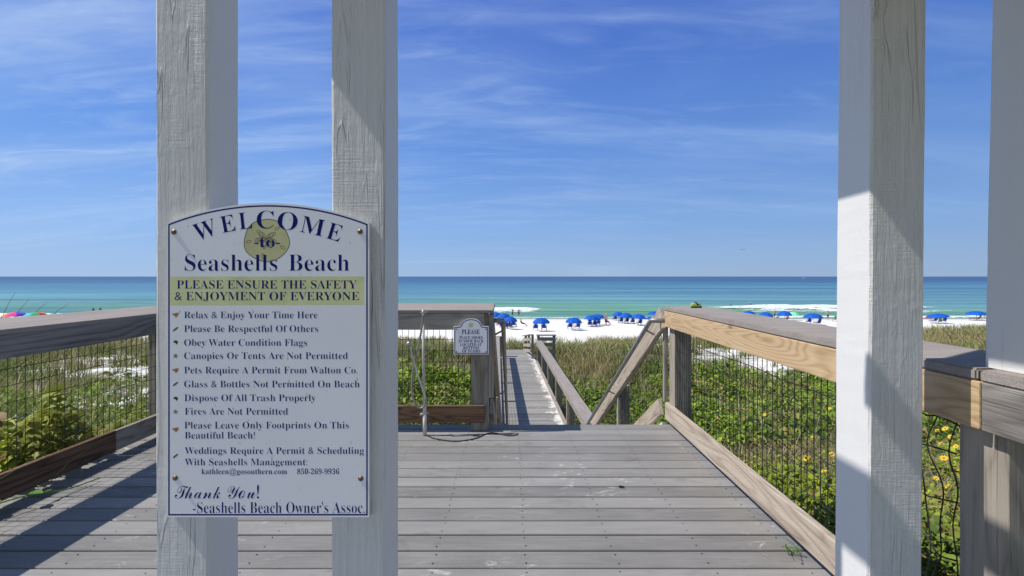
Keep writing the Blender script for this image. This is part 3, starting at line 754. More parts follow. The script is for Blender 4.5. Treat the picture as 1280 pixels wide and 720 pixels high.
T(bm, '& ENJOYMENT OF EVERYONE', 218.3, 449, 375.3, 10.4, .0016, -.007)
for s, x0, x1, b in (('Relax & Enjoy Your Time Here', 230.2, 397, 397.8), ('Please Be Respectful Of Others', 230.2, 397.8, 415), ('Obey Water Condition Flags', 230.2, 384, 432.3),
        ('Canopies Or Tents Are Not Permitted', 230.2, 434.8, 448.8), ('Pets Require A Permit From Walton Co.', 230.2, 447, 466.8), ('Glass & Bottles Not Permitted On Beach', 230.2, 449.6, 484.2),
        ('Dispose Of All Trash Properly', 230.5, 394.6, 501.4), ('Fires Are Not Permitted', 231, 360, 518.3), ('Please Leave Only Footprints On This', 230.5, 436, 535.6), ('Beautiful Beach!', 231, 318.6, 548.2),
        ('Weddings Require A Permit & Scheduling', 231, 455, 567.4), ('With Seashells Management:', 231, 384.2, 581.6)):
    T(bm, s, x0, x1, b, 8.4, .0016, -.009)
T(bm, 'kathleen@gosouthern.com', 252, 358.8, 592.6, 6.6, .0016, -.004); T(bm, '850-269-9936', 371.4, 424, 592.6, 6.6, .0016, -.004)
T(bm, 'Thank You!', 218.5, 323.8, 623, 16.8, .0016, .0, script=True)
T(bm, "-Seashells Beach Owner's Assoc.", 241, 456, 641.4, 13.8, .0016, -.011)
obj('lettering', bm, M['navy'], ws)
for i, cy_ in enumerate((393.7, 411.4, 427.9, 445, 463, 480, 498.3, 514.7, 537, 570)):
    k = i % 4 if i < 8 else i-8; bm = bmesh.new(); cx_ = 219.4
    if k == 0:
        fc.poly(bm, [(cx_-4, cy_-2.2), (cx_-1.5, cy_-1.6), (cx_, cy_-2.6), (cx_+4, cy_-2.8), (cx_+3.4, cy_+.6), (cx_+.4, cy_+3.6), (cx_-1.6, cy_+.8), (cx_-3.6, cy_+.4)][::-1], .0008)
    elif k == 1:
        fc.poly(bm, oval(cx_, cy_, -38, 4.4, 1.2), .0008)
    elif k == 2:
        fc.poly(bm, [(cx_+3.0*math.cos(t)+.2, cy_+2.6*math.sin(t)) for t in np.linspace(-3.3, 1.2, 9)]+[(cx_+.8, cy_+3.2), (cx_-.2, cy_+.6)], .0008)
    else:
        fc.poly(bm, [(cx_+(3.8 if j % 2 == 0 else 1.6)*math.sin(j*math.pi/5+.2), cy_-(3.8 if j % 2 == 0 else 1.6)*math.cos(j*math.pi/5+.2)) for j in range(10)], .0008)
    obj('shell_print', bm, M['shell_'+'abcd'[k]], ws)
def screw(parent, face, px, py, r):
    bm = bmesh.new(); c = face.p(px, py); add_lathe(bm, [(r*1.25, 0), (r*1.25, .0015), (r, .0018), (r*.9, .0042), (r*.45, .0052), (.0003, .0055)], 14)
    bmesh.ops.rotate(bm, verts=bm.verts, matrix=Matrix.Rotation(R(90), 3, 'X')); bmesh.ops.translate(bm, verts=bm.verts, vec=c)
    obj('screw', bm, M['brass'], parent, True)
for x, y in ((217.5, 290), (450.2, 289.5), (219.2, 597.4), (451, 598)): screw(ws, fc, x, y, .0062)
# small sign on the sea-side railing
ss = root('shoe_sign', (-.34, 4.0, .8), 'small white domed sign about shoes with navy border on the sea-side railing', 'sign')
fs = Face(4.012, ss.location)
def dome(x0, x1, yb, ys, yt, hw):
    c = (x0+x1)/2; pts = [(x0, yb), (x1, yb), (x1, ys), (c+hw+3, ys), (c+hw+1, ys-1.2)]
    pts += [(c+hw*math.cos(t), ys-2.2-(ys-2.2-yt)*math.sin(t)) for t in np.linspace(0.05, math.pi-.05, 15)]
    return pts+[(c-hw-1, ys-1.2), (c-hw-3, ys), (x0, ys)]
bm = bmesh.new(); q = [(p.x, p.z) for p in (fs.p(x, y) for x, y in dome(567, 610.8, 443, 407.8, 398.0, 12.5))]
add_prism(bm, q, fs.y-ss.location.y, fs.y+.014-ss.location.y); obj('panel', bm, M['sign'], ss)
bm = bmesh.new(); fs.line(bm, dome(568.6, 609.3, 441.6, 409.3, 399.6, 11.6), 1.0, .0010)
for s, x0, x1, b, cp in (('PLEASE', 577.2, 599.6, 417.6, 5.6), ('PLACE SHOES', 574.2, 603.4, 423.6, 3.5), ('IN SHOE RACK', 573.2, 604.6, 428.0, 3.5), ('LOCATED AT', 575.2, 602.2, 432.4, 3.5), ('BOTTOM', 579, 598.5, 436.4, 3.4), ('OF STAIRS', 577.4, 600.2, 440.4, 3.4)):
    fs.text(bm, s, x0, x1, b, cp, .0020, .004)
obj('lettering', bm, M['navy'], ss)
bm = bmesh.new()
for k in range(8):
    fs.poly(bm, oval(588.6+2.4*math.cos(k*math.pi/4), 406.2+2.4*math.sin(k*math.pi/4), k*45, 1.5, .55), .0014+.0001*k)
fs.poly(bm, oval(588.6, 406.2, 0, 1.4, 1.4), .0024); obj('flower_emblem', bm, M['sand_dollar'], ss)
for x, y in ((570.6, 411.2), (607.3, 411.2), (570.6, 439.6), (607.3, 439.6)): screw(ss, fs, x, y, .0055)

# ------------------------------------------------------------------ foot shower on the railing
fw = root('foot_shower', (-.74, 3.96, 0), 'foot shower of white pipe, coiled grey hose and metal wand by the railing', 'shower')
kk = 3.95/F
def fp(px, py, y=3.95): return Vector(((px-640)*y/F, y, EYE-(py-HY)*y/F))-fw.location
bm = bmesh.new(); add_tube(bm, [fp(529.4, 392), fp(529.2, 450), fp(530.6, 498)], .0105, 12)
add_tube(bm, [fp(531, 515), fp(531, 543.5)], .0165, 12); obj('pipe', bm, M['pvc'], fw, True)
bm = bmesh.new(); add_tube(bm, [fp(530.8, 495), fp(531, 499), fp(531, 515), fp(531, 519)], [.012, .019, .019, .014], 12)
add_bar(bm, fp(526.5, 517.5), fp(536, 516), .008); add_bar(bm, fp(525.6, 519), fp(528, 517), .012); obj('valve', bm, M['chrome'], fw, True)
bm = bmesh.new(); add_tube(bm, [fp(529, 396), fp(529, 389), fp(530.5, 387.6)], [.014, .015, .012], 10); add_bar(bm, fp(525.5, 391), fp(535, 389.5), .008); obj('bracket', bm, M['chrome'], fw, True)
bm = bmesh.new(); hp = [(529, 393), (528, 404), (525, 422), (521, 440), (516.5, 462), (514.6, 482), (516, 497), (520.5, 507), (526.5, 510), (531, 506), (531.4, 498)]
add_tube(bm, smooth_path([fp(x, y, 3.93) for x, y in hp], 6), .0085, 10); obj('hose', bm, M['hose'], fw, True)
bm = bmesh.new(); add_tube(bm, smooth_path([fp(x, y, 3.91) for x, y in ((512, 432), (516, 447), (522, 468), (528, 485), (531, 494), (531, 499))], 4), .009, 10); obj('wand', bm, M['chrome'], fw, True)
bm = bmesh.new(); add_tube(bm, [fp(508.8, 428.5, 3.90), fp(510.5, 429.6, 3.905), fp(512.2, 432.5, 3.91)], [.026, .024, .010], 12); obj('spray_head', bm, M['chrome'], fw, True)
# cable lying on the deck under the railing
bm = bmesh.new(); add_tube(bm, smooth_path([(-.70, 3.94, .006), (-.62, 3.86, .006), (-.45, 3.80, .006), (-.30, 3.86, .006), (-.18, 4.0, .006), (-.02, 3.93, .006), (.05, 3.97, .006)], 6), .0045, 6)
tag(obj('cable', bm, M['black'], None, True), 'thin black cable curling over the deck below the shoe sign', 'cable')

# ------------------------------------------------------------------ shoe on the railing cap, leaf litter, vine through the rail
sh = root('water_shoe', (1.585, 4.13, 1.04), 'black and lime green water shoe left on the railing cap', 'shoe', None, R(28))
bm = bmesh.new(); n = 22; ring0 = []; ring1 = []
def sole(t):
    a = 2*math.pi*t; x = .062*math.cos(a); y = math.sin(a); wd = .023*(1+.22*math.cos(a)-.16*math.cos(2*a)); return x, y*wd
for k in range(n):
    x, y = sole(k/n); ring0.append(bm.verts.new((x, y, 0))); ring1.append(bm.verts.new((x*1.03, y*1.06, .012)))
bm.faces.new(ring0[::-1]); bm.faces.new(ring1)
for k in range(n): bm.faces.new((ring0[k], ring0[(k+1)%n], ring1[(k+1)%n], ring1[k]))
obj('sole', bm, M['black'], sh, True)
bm = bmesh.new(); rows = []
for j, (sx, h) in enumerate(((1.0, .012), (.98, .019), (.88, .026), (.62, .032))):
    rows.append([bm.verts.new((sole(k/n)[0]*sx-.004*j, sole(k/n)[1]*sx, h+.012*j/3*(1 if sole(k/n)[0] < -.01 else -.4))) for k in range(n)])
for a_, b_ in zip(rows, rows[1:]):
    for k in range(n): bm.faces.new((a_[k], a_[(k+1)%n], b_[(k+1)%n], b_[k]))
obj('upper', bm, M['lime'], sh, True)
bm = bmesh.new(); add_tube(bm, [(-.01, -.022, .016), (-.006, -.014, .040), (-.006, .0, .047), (-.006, .014, .040), (-.01, .022, .016)], .006, 6); add_tube(bm, [(.028, -.022, .014), (.030, -.012, .030), (.030, .012, .030), (.028, .022, .014)], .005, 6)
obj('strap', bm, M['black'], sh, True)
def leaf_mesh(bm, c, ln, wd, yaw, pitch, n=6):
    rm = Matrix.Rotation(yaw, 3, 'Z') @ Matrix.Rotation(pitch, 3, 'Y'); c = Vector(c); L_ = []; R_ = []; C_ = []
    for i in range(n+1):
        t = i/n; hw = wd*math.sin(math.pi*min(.97, .06+.94*t))**.7
        L_.append(bm.verts.new(c+rm @ Vector((ln*t, hw, .12*hw-.25*ln*t*t)))); R_.append(bm.verts.new(c+rm @ Vector((ln*t, -hw, .12*hw-.25*ln*t*t)))); C_.append(bm.verts.new(c+rm @ Vector((ln*t, 0, -.25*ln*t*t-.002))))
    for i in range(n):
        bm.faces.new((L_[i], C_[i], C_[i+1], L_[i+1])); bm.faces.new((C_[i], R_[i], R_[i+1], C_[i+1]))
vn = root('beach_vine', (-2.84, 2.62, 0), 'round leaved vine creeping from under the shaded railing onto the deck', 'vine')
bm = bmesh.new(); add_tube(bm, smooth_path([(-.16, -.35, .03), (-.02, -.22, .05), (.05, -.05, .08), (.12, .12, .07), (.16, .26, .03), (.2, .45, .02)], 5), .004, 6); obj('stem', bm, M['leafgreen'], vn, True)
for c, ln, yaw in (((.05, -.03, .08), .062, 2.6), ((.10, .10, .08), .066, .2), ((.13, .17, .06), .03, 1.2), ((.0, -.2, .05), .036, -.9), ((-.05, -.28, .04), .03, .4)):
    bm = bmesh.new(); leaf_mesh(bm, c, ln, ln*.48, yaw, R(-12)); obj('leaf', bm, M['leafgreen'], vn, True)
bm = bmesh.new(); leaf_mesh(bm, (.66, 2.98, .006), .06, .014, .1, 0)
tag(obj('fallen_leaf', bm, M['black']), 'small dark fallen leaf lying on the open deck boards', 'leaf')
bm = bmesh.new()
for k in range(7): add_tube(bm, smooth_path([(1.325+random.uniform(-.03,.03), 2.26, .003), (1.32+random.uniform(-.04,.04), 2.26+random.uniform(-.03,.05), .035), (1.31+random.uniform(-.07,.05), 2.24+random.uniform(-.07,.06), random.uniform(.03,.07))], 3), .0016, 4)
tag(obj('weed', bm, M['leafgreen'], None, True), 'little weed sprouting between deck boards under the pale bottom board', 'weed')

# ------------------------------------------------------------------ dune vegetation
def blades(name, x, y, h, wd, c, lean=.35, kind='stuff', bend=1.0):
    n = len(x); g = ground(x, y); ya = rng.uniform(0, 2*np.pi, n); la = rng.normal(0, lean, n)*h; lb = rng.normal(.10, lean, n)*h
    px, py = np.cos(ya)*wd, np.sin(ya)*wd; V = np.zeros((n, 7, 3))
    for i, (t, wf) in enumerate(((0, 1.), (.45, .85), (.8, .5))):
        ox = la*t**(1+bend); oy = lb*t**(1+bend); oz = h*(t-.16*t*t)
        V[:, 2*i] = np.stack([x+ox-px*wf, y+oy-py*wf, g+oz-.03], -1); V[:, 2*i+1] = np.stack([x+ox+px*wf, y+oy+py*wf, g+oz-.03], -1)
    V[:, 6] = np.stack([x+la, y+lb, g+h*.84-.03], -1)
    b = np.arange(n)[:, None]*7
    f = np.concatenate([b+np.array(t) for t in ((0,1,3), (0,3,2), (2,3,5), (2,5,4), (4,5,6))])
    return tag(tri_mesh(name, V.reshape(-1, 3), f, M['veg'], np.repeat(c, 7, 0)), kind=kind)
def leaves(name, x, y, z, size, c, up=.55):
    n = len(x); d = rng.normal(0, 1, (n, 3))*.8; d[:, 0] -= .35; d[:, 2] = np.abs(d[:, 2])*up*2+.45; d /= np.linalg.norm(d, axis=1)[:, None]   # leaf normal
    a = rng.normal(0, 1, (n, 3)); a -= d*(a*d).sum(1)[:, None]; a /= np.linalg.norm(a, axis=1)[:, None]; b = np.cross(d, a)
    s = size[:, None]; P = np.stack([x, y, z], -1); V = np.zeros((n, 6, 3))
    V[:, 0] = P-a*s; V[:, 1] = P-a*s*.35+b*s*.52+d*s*.12; V[:, 2] = P-a*s*.35-b*s*.52+d*s*.12
    V[:, 3] = P+a*s*.4+b*s*.42+d*s*.06; V[:, 4] = P+a*s*.4-b*s*.42+d*s*.06; V[:, 5] = P+a*s*1.05-d*s*.2
    k = np.arange(n)[:, None]*6
    f = np.concatenate([k+np.array(t) for t in ((0,2,1), (1,2,4), (1,4,3), (3,4,5))])
    return tag(tri_mesh(name, V.reshape(-1, 3), f, M['veg'], np.repeat(c, 6, 0)), kind='stuff')
def colours(n, a, b, var=.25, noise=None):
    t = rng.uniform(0, 1, n) if noise is None else np.clip(noise+rng.normal(0, .22, n), 0, 1)
    c = np.array(a)[None]*(1-t[:, None])+np.array(b)[None]*t[:, None]
    return c*rng.uniform(1-var, 1+var, n)[:, None]
def off_walk(x, y, m=.25):
    return ~((x > -.24-m+xw(y)) & (x < 1.32+m+xw(y)) & (y < 23.5)) & ~((x > -3.12) & (x < 1.58) & (y < 4.3))
GREEN_D, GREEN_L, TAN, STRAW = (.075,.14,.018), (.135,.21,.030), (.36,.30,.14), (.48,.41,.24)
# sea-oat grass over the dunes
def scatter(n, x0, x1, y0, y1, dens, vis=True):
    x = rng.uniform(x0, x1, n); y = rng.uniform(y0, y1, n); k = off_walk(x, y)
    if vis: k &= np.abs(x) < y*1.12+1.5
    k &= rng.uniform(0, 1, n) < dens(x, y)
    return x[k], y[k]
# clumps first, then blades round each clump
cx_, cy_ = scatter(24000, -42, 46, 7, 37, lambda x, y: np.clip((fbm(x*.28, y*.28, 41)-.40)*5+np.interp(np.abs(x), [3, 9], [.8, 0]), .05, 1)*np.where(np.abs(x) < 7, np.interp(y, [7, 13, 16, 19, 37], [.05, .10, .5, 1, .5]), np.interp(y, [7, 12, 18, 32, 37], [.20, .42, 1, 1, .1]))*np.where((np.abs(x-.4) < 5) & (y > 29.5), .15, 1))
rep = 12; x = np.repeat(cx_, rep)+rng.normal(0, .13, len(cx_)*rep); y = np.repeat(cy_, rep)+rng.normal(0, .13, len(cx_)*rep); k = off_walk(x, y, .1); x, y = x[k], y[k]
hh = rng.uniform(.30, .78, len(x))*(.75+.5*fbm(x*.4, y*.4, 61)); tn = fbm(x*.35, y*.35, 77)
t = np.clip((tn-.36)*2.2+np.interp(y, [7, 12, 18, 30], [-.25, -.15, .08, .22]), 0, 1)
blades('dune_grass', x, y, hh, np.full(len(x), .010)+.0003*y, colours(len(x), (.135,.20,.035), TAN, .35, t), .30)
m_ = rng.uniform(0, 1, len(x)) < .16
blades('dry_grass', x[m_]+.05, y[m_], hh[m_]*1.12, np.full(m_.sum(), .008)+.0002*y[m_], colours(m_.sum(), STRAW, (.50,.42,.27), .3), .42)
def mixed(x, y, seed, ca, cb, nz):
    c = colours(len(x), ca, cb, .32, nz); k = np.clip((fbm(x*1.1, y*1.1, seed+31)-.5)*5, 0, 1)[:, None]*.65      # drifts of an olive, drier plant
    dry = np.array([(.30,.29,.085)])*rng.uniform(.6, 1.4, len(x))[:, None]
    c = c*(1-k)+dry*k; d = rng.uniform(0, 1, len(x)) < .05; c[d] = np.array((.34,.23,.10))*rng.uniform(.6, 1.3, d.sum())[:, None]
    return c
# low green shrubs between the dunes and the deck
def mounds(name, n, x0, x1, y0, y1, dens, hmax, size, ca, cb, seed, fs=.8):
    x, y = scatter(n, x0, x1, y0, y1, dens); g = ground(x, y)
    top = hmax*np.clip((fbm(x*fs, y*fs, seed)-.22)*1.7, .06, 1.1)
    z = g+top*rng.uniform(0, 1, len(x))**.55+.02
    nz = np.clip((fbm(x*1.3, y*1.3, seed+9)-.3)*2.0, 0, 1)
    return leaves(name, x, y, z, np.where(rng.uniform(0, 1, len(x)) < .22, rng.uniform(1.3, 2.0, len(x)), rng.uniform(.55, 1.1, len(x)))*(size if np.isscalar(size) else size(y)), mixed(x, y, seed, ca, cb, nz)), x, y
sz_ = lambda y: .022+.0022*y
mounds('dune_shrubs', 200000, -14, 14, 8, 18, lambda x, y: np.clip((fbm(x*.30, y*.30, 15)-.36)*7, 0, 1)*np.interp(np.abs(x-.5), [0, 7, 14], [1, .75, .35])*np.interp(y, [8, 9.5, 14, 18], [.7, 1, .8, .05]), .75, sz_, GREEN_D, (.26,.38,.035), 23)
mounds('dune_shrubs', 60000, -5, 6, 9.5, 16.5, lambda x, y: np.maximum(np.exp(-((x-2.9)**2/1.6+(y-13.2)**2/2.2)), .9*np.exp(-((x+2.3)**2/1.3+(y-13.2)**2/3))), .62, .045, (.08,.15,.02), (.28,.42,.035), 29, 1.1)
# leafy vine carpet with yellow flowers beside the pine railing
mounds('beach_vines', 135000, 1.62, 9.5, 1.2, 7.2, lambda x, y: np.interp(y, [1.2, 5.2, 7.2], [1, 1, .10])*np.clip((fbm(x*1.1, y*1.1, 33)-.30)*5, .12, 1), .62, .030, GREEN_D, (.42,.47,.04), 27, .6)
mounds('beach_vines', 70000, 1.7, 14, 5.6, 13, lambda x, y: np.clip((fbm(x*.8, y*.8, 53)-.50)*6, .04, 1)*.8, .22, sz_, (.12,.15,.035), (.42,.42,.09), 37, .7)
# leafy plants and tall grass along the shaded railing
mounds('beach_vines', 80000, -11, -3.15, 1.6, 8, lambda x, y: np.clip((fbm(x*.6, y*.6, 63)-.30)*4, .08, 1)*np.interp(y, [1.6, 6, 8], [1, .9, .3])*np.interp(x, [-8, -5], [.6, 1]), 1.15, .042, GREEN_D, (.42,.50,.04), 47, .5)
mounds('beach_vines', 44000, -14, -1, 4.5, 10, lambda x, y: np.clip((fbm(x*.5, y*.5, 73)-.42)*5, 0, 1)*.8, .40, .034, GREEN_D, (.30,.38,.05), 57, .5)
x, y = scatter(11000, -8.5, -3.2, 1.3, 6.0, lambda x, y: np.clip((fbm(x*.9, y*.9, 83)-.34)*4, .1, 1)*np.interp(y, [1.3, 3.4, 4.6, 6], [1, 1, .4, .1]))
blades('tall_grass', x, y, rng.uniform(.6, 1.75, len(x)), rng.uniform(.0025, .006, len(x)), colours(len(x), (.12,.20,.03), (.42,.40,.15), .3), .30)
x, y = scatter(2600, 1.6, 7, 1.2, 4.5, lambda x, y: .7)
blades('tall_grass', x, y, rng.uniform(.35, .85, len(x)), rng.uniform(.003, .006, len(x)), colours(len(x), (.06,.12,.02), (.30,.30,.12), .3), .5)
mounds('beach_vines', 60000, -6.6, -3.12, 1.3, 4.3, lambda x, y: np.clip((fbm(x*1.2, y*1.2, 133)-.34)*5, .06, 1)*np.interp(x, [-6.6, -5, -3.5], [.3, 1, 1])*np.interp(y, [1.3, 3.0, 4.3], [1, 1, .35]), 1.5, .040, (.10,.17,.02), (.46,.54,.05), 141, .9)
# stalks of dry stems scattered through the green
x, y = scatter(5200, -9, 12, 4.6, 13, lambda x, y: np.clip((fbm(x*.6, y*.6, 93)-.3)*3, .1, 1))
blades('dry_grass', x, y, rng.uniform(.25, .7, len(x)), np.full(len(x), .004), colours(len(x), STRAW, (.5,.44,.3), .2), .6)
x, y = scatter(26000, 1.8, 14, 6.0, 13, lambda x, y: np.clip((.56-fbm(x*.8, y*.8, 53))*5, .08, 1))
blades('dry_grass', x, y, rng.uniform(.08, .34, len(x)), np.full(len(x), .008), colours(len(x), (.16,.18,.045), (.44,.36,.19), .3), .6)
# yellow beach sunflowers, each its own plant head
def flower_proto():
    r_ = root('beach_sunflower', (0,0,0), 'yellow beach sunflower open among the green vines beyond the pine railing', 'flower', 'yellow beach sunflowers in the vines')
    bm = bmesh.new(); n = 9
    for k in range(n):
        a = 2*math.pi*k/n; pts = [(.010, -.005), (.026, -.010), (.040, 0), (.026, .010), (.010, .005)]
        vs = [bm.verts.new((u*math.cos(a)-v*math.sin(a), u*math.sin(a)+v*math.cos(a), .004+.10*u)) for u, v in pts]; bm.faces.new(vs)
    obj('petals', bm, M['yellow'], r_)
    bm = bmesh.new(); add_lathe(bm, [(.009, 0), (.009, .006), (.006, .010), (.001, .011)], 10); obj('flower_head', bm, M['brown'], r_, True)
    bm = bmesh.new(); add_bar(bm, (0,0,-.25), (0,0,0), .0025, n=5); obj('stem', bm, M['leafgreen'], r_)
    return r_
fl = flower_proto(); nf = 0
spots = []
for px, py in ((1032,540),(1037,512),(1040,570),(1022,520),(1015,548),(1000,530),(985,515),(993,560),(970,535),(955,520),(1030,592),(1008,575),(978,575),(1165,562),(1172,540),(1180,575),(1188,548),(1195,560),(1203,540),(1170,600),(1185,610),(1200,590),(1208,570),(1160,585),(1176,556),(1192,535),(1182,538),(1207,610),(1025,560),(1018,500),(945,548),(930,530),(965,555),(1036,615),(60,470),(1168,525)):
    dx = (px-640)/F; dz = (HY-py)/F
    for yy in np.linspace(2.0, 14, 800):
        xx = dx*yy; z = EYE+dz*yy
        if z < gz(xx, yy)+.62*min(1.1, max(.06, (float(fbm(xx*.6, yy*.6, 27))-.22)*1.7))+.06: break
    if xx < 1.65 and px > 640: continue
    o = fl if nf == 0 else copy_tree(fl); nf += 1
    o.location = (xx, yy, z+.02); o.rotation_euler = (R(random.uniform(20, 60)), R(random.uniform(-30, 20)), random.uniform(0, 6)); s_ = random.uniform(.8, 1.25); o.scale = (s_, s_, s_)
    if px < 640: o['label'] = 'single yellow flower in the leaves behind the shaded railing'; del o['group']

# ------------------------------------------------------------------ the beach
def umbrella_proto(w=2.2, mats=None, h=1.62, name='beach_umbrella'):
    o = root(name, (0,0,0), 'x', 'umbrella'); n = 8; rings = 6; bm = bmesh.new(); sub = 4
    top = bm.verts.new((0,0,h)); prev = None; r0 = w/2; drop = .62
    for i in range(1, rings+1):
        t = i/rings; ring = []
        for k in range(n*sub):
            a = 2*math.pi*k/(n*sub); ph = (k % sub)/sub; sag = 1-.07*math.sin(math.pi*ph)*t
            ring.append(bm.verts.new((r0*math.sin(t*1.25)/math.sin(1.25)*sag*math.cos(a), r0*math.sin(t*1.25)/math.sin(1.25)*sag*math.sin(a), h-drop*(1-math.cos(t*1.25))/(1-math.cos(1.25))+(.05*math.sin(math.pi*ph) if i == rings else 0))))
        for k in range(n*sub):
            k2 = (k+1) % (n*sub); mi = (k//sub) % (len(mats) if mats else 1)
            f = bm.faces.new((top, ring[k], ring[k2]) if prev is None else (prev[k], ring[k], ring[k2], prev[k2])); f.material_index = mi
        prev = ring
    c = obj('canopy', bm, mats or M['canvas'], o, False); md = c.modifiers.new('cloth', 'SOLIDIFY'); md.thickness = .012
    bm = bmesh.new(); add_bar(bm, (0,0,-.3), (0,0,h+.05), .024, n=8); obj('pole', bm, M['chairwood'] if not mats else M['white'], o)
    bm = bmesh.new()
    for k in range(n):
        a = 2*math.pi*k/n; add_bar(bm, (0, 0, h-.42), (.55*r0*math.cos(a), .55*r0*math.sin(a), h-.17), .008, n=4)
    obj('ribs', bm, M['chairwood'], o)
    return o
def chair_proto():
    o = root('beach_chair', (0,0,0), 'x', 'chair')                          # faces +Y, towards the water
    bm = bmesh.new()
    pts = [(-.25, -.46, .98), (.25, -.46, .98), (.25, -.44, .86), (.15, -.42, .80), (.25, -.38, .66), (.25, -.26, .30), (-.25, -.26, .30), (-.25, -.38, .66), (-.15, -.42, .80), (-.25, -.44, .86)]
    A = [bm.verts.new(p) for p in pts]; B = [bm.verts.new((p[0], p[1]+.06, p[2]-.01)) for p in pts]; bm.faces.new(A); bm.faces.new(B[::-1])
    for i in range(len(pts)): bm.faces.new((A[i], B[i], B[(i+1)%len(pts)], A[(i+1)%len(pts)]))
    obj('backrest', bm, M['chairblue'], o)
    bm = bmesh.new(); vs = add_box(bm, (-.25, -.24, .27), (.25, .62, .33))
    obj('seat', bm, M['chairblue'], o)
    for s in (-1, 1):
        bm = bmesh.new(); add_bar(bm, (s*.28, -.50, 1.0), (s*.28, .05, .02), .022, n=6); add_bar(bm, (s*.28, -.42, .0), (s*.28, .66, .34), .022, n=6); add_bar(bm, (s*.30, -.36, .56), (s*.30, .32, .52), .03, n=6); add_bar(bm, (s*.28, .30, .52), (s*.28, .38, .0), .02, n=6)
        obj('frame', bm, M['chairwood'], o)
    return o
UP = umbrella_proto(); CP = chair_proto(); used = set()
GU, GC = 'blue umbrellas on the beach', 'blue beach chairs in pairs'
def umb(px, w_px, base, label, h=1.62):
    x, y, z = hit(px, base); o = UP if 'u' not in used else copy_tree(UP); used.add('u')
    s_ = w_px*y/F/2.2; o.location = (x, y, z); o.scale = (s_, s_, h/1.62); o.rotation_euler = (R(random.uniform(-4, 4)), R(random.uniform(-5, 5)), random.uniform(0, 1)); tag(o, label, 'umbrella', GU)
def chair(px, base, label, rz=None, recl=0):
    x, y, z = hit(px, base); o = CP if 'c' not in used else copy_tree(CP); used.add('c')
    o.location = (x, y, z); o.rotation_euler = (0, 0, random.uniform(-.25, .25) if rz is None else rz); tag(o, label, 'chair', GC)
umb(676.5, 22.5, 414.0, 'blue umbrella on the sand directly behind the end of the boardwalk railing')
umb(717, 22, 413.0, 'lone blue umbrella over two chairs, second blue canopy right of the boardwalk end')
umb(739, 20, 408.5, 'low blue umbrella tucked beneath the larger canopy beside the person in red')
umb(746.5, 23.5, 406.6, 'large blue umbrella shading the person in red')
umb(773, 15.5, 403.5, 'leftmost blue umbrella of the row of three by the stair handrail', 1.75)
umb(782.5, 17, 404.5, 'middle blue umbrella of the row of three by the stair handrail', 1.7)
umb(797.8, 19, 406.5, 'rightmost blue umbrella of the row of three by the stair handrail', 1.65)
umb(817, 16, 400.5, 'blue umbrella mostly hidden behind the top of the stair railing', 1.6)
umb(811.5, 11, 405.0, 'blue umbrella peeping low beside the sloping stair railing', 1.1)
umb(620, 17, 405.5, 'far blue umbrella half hidden by the sea-side railing end', 1.9)
umb(629.5, 19, 408.5, 'middle blue umbrella of the crowded cluster beside the shoe sign railing', 1.9)
umb(637.5, 18, 411.5, 'front blue umbrella of the crowded cluster beside the shoe sign railing', 1.65)
umb(936, 17.5, 402.0, 'blue umbrella just right of the water shoe, first along the pine railing cap', 1.8)
umb(957, 18.5, 404.5, 'blue umbrella above the cap beside the man in dark trunks', 1.8)
umb(981, 18, 404.0, 'blue umbrella between the man in dark trunks and the mint canopy', 1.9)
umb(1016.5, 23, 406.5, 'blue umbrella with two chairs beside the man in blue shorts', 1.75)
umb(1173, 24.5, 404.3, 'blue umbrella with a green towel hung between its two chairs', 1.55)
umb(1220.5, 22.5, 400.6, 'blue umbrella over wooden loungers above the dune grass', 1.65)
for px, b, lb in ((669.5, 412.8, 'blue chair partly behind the boardwalk rail end, left under the nearest umbrella'), (680.2, 412.6, 'blue chair right under the umbrella directly behind the boardwalk rail end'),
    (712.4, 411.2, 'left blue chair under the lone umbrella with two chairs'), (722.0, 411.0, 'right blue chair under the lone umbrella with two chairs'),
    (737.3, 408.2, 'left blue chair of three beneath the large canopy'), (743, 408.0, 'middle blue chair of three beneath the large canopy'), (747.5, 406.8, 'blue chair nearest the person in red'),
    (768.5, 400.6, 'small dark chair at the left end of the row of three umbrellas'), (776, 403.9, 'first full blue chair in the row of three umbrellas'), (783.2, 404, 'second full blue chair in the row of three umbrellas'), (790.7, 405, 'third full blue chair in the row of three umbrellas'), (799.5, 406, 'fourth full blue chair, next to the stair handrail'),
    (624, 407.5, 'blue chair at the far left of the crowded cluster'), (627.5, 409.5, 'blue chair behind the front one in the crowded cluster'), (632, 410.5, 'front left blue chair of the crowded cluster'), (637.5, 410.0, 'front middle blue chair of the crowded cluster'), (642.5, 408.6, 'blue chair beside the sunbather in the crowded cluster'),
    (1011, 404.5, 'blue chair left under the umbrella beside the man in blue shorts'), (1022.5, 405.8, 'blue chair right under the umbrella beside the man in blue shorts'),
    (1167.5, 403, 'blue chair left of the hanging green towel'), (1179.5, 403.1, 'blue chair right of the hanging green towel')):
    chair(px, b, lb)
def recliner(px, base, label):
    x, y, z = hit(px, base); o = root('lounger', (x, y, z), label, 'lounger', 'wooden loungers under the umbrella', R(70))
    bm = bmesh.new(); add_box(bm, (-.26, -.2, .26), (.26, 1.15, .30)); obj('seat', bm, M['chairwood'], o)
    bm = bmesh.new(); vs = add_box(bm, (-.26, -.24, .28), (.26, -.20, .95))
    for v in vs:
        if v.co.z > .6: v.co.y -= .38
    obj('backrest', bm, M['chairwood'], o)
    for s in (-1, 1):
        for yy in (-.15, 1.05):
            bm = bmesh.new(); add_bar(bm, (s*.23, yy, 0), (s*.23, yy, .26), .025); obj('leg', bm, M['chairwood'], o)
recliner(1221.5, 400.4, 'wooden lounger with raised back, left of two beneath the umbrella over the dune grass')
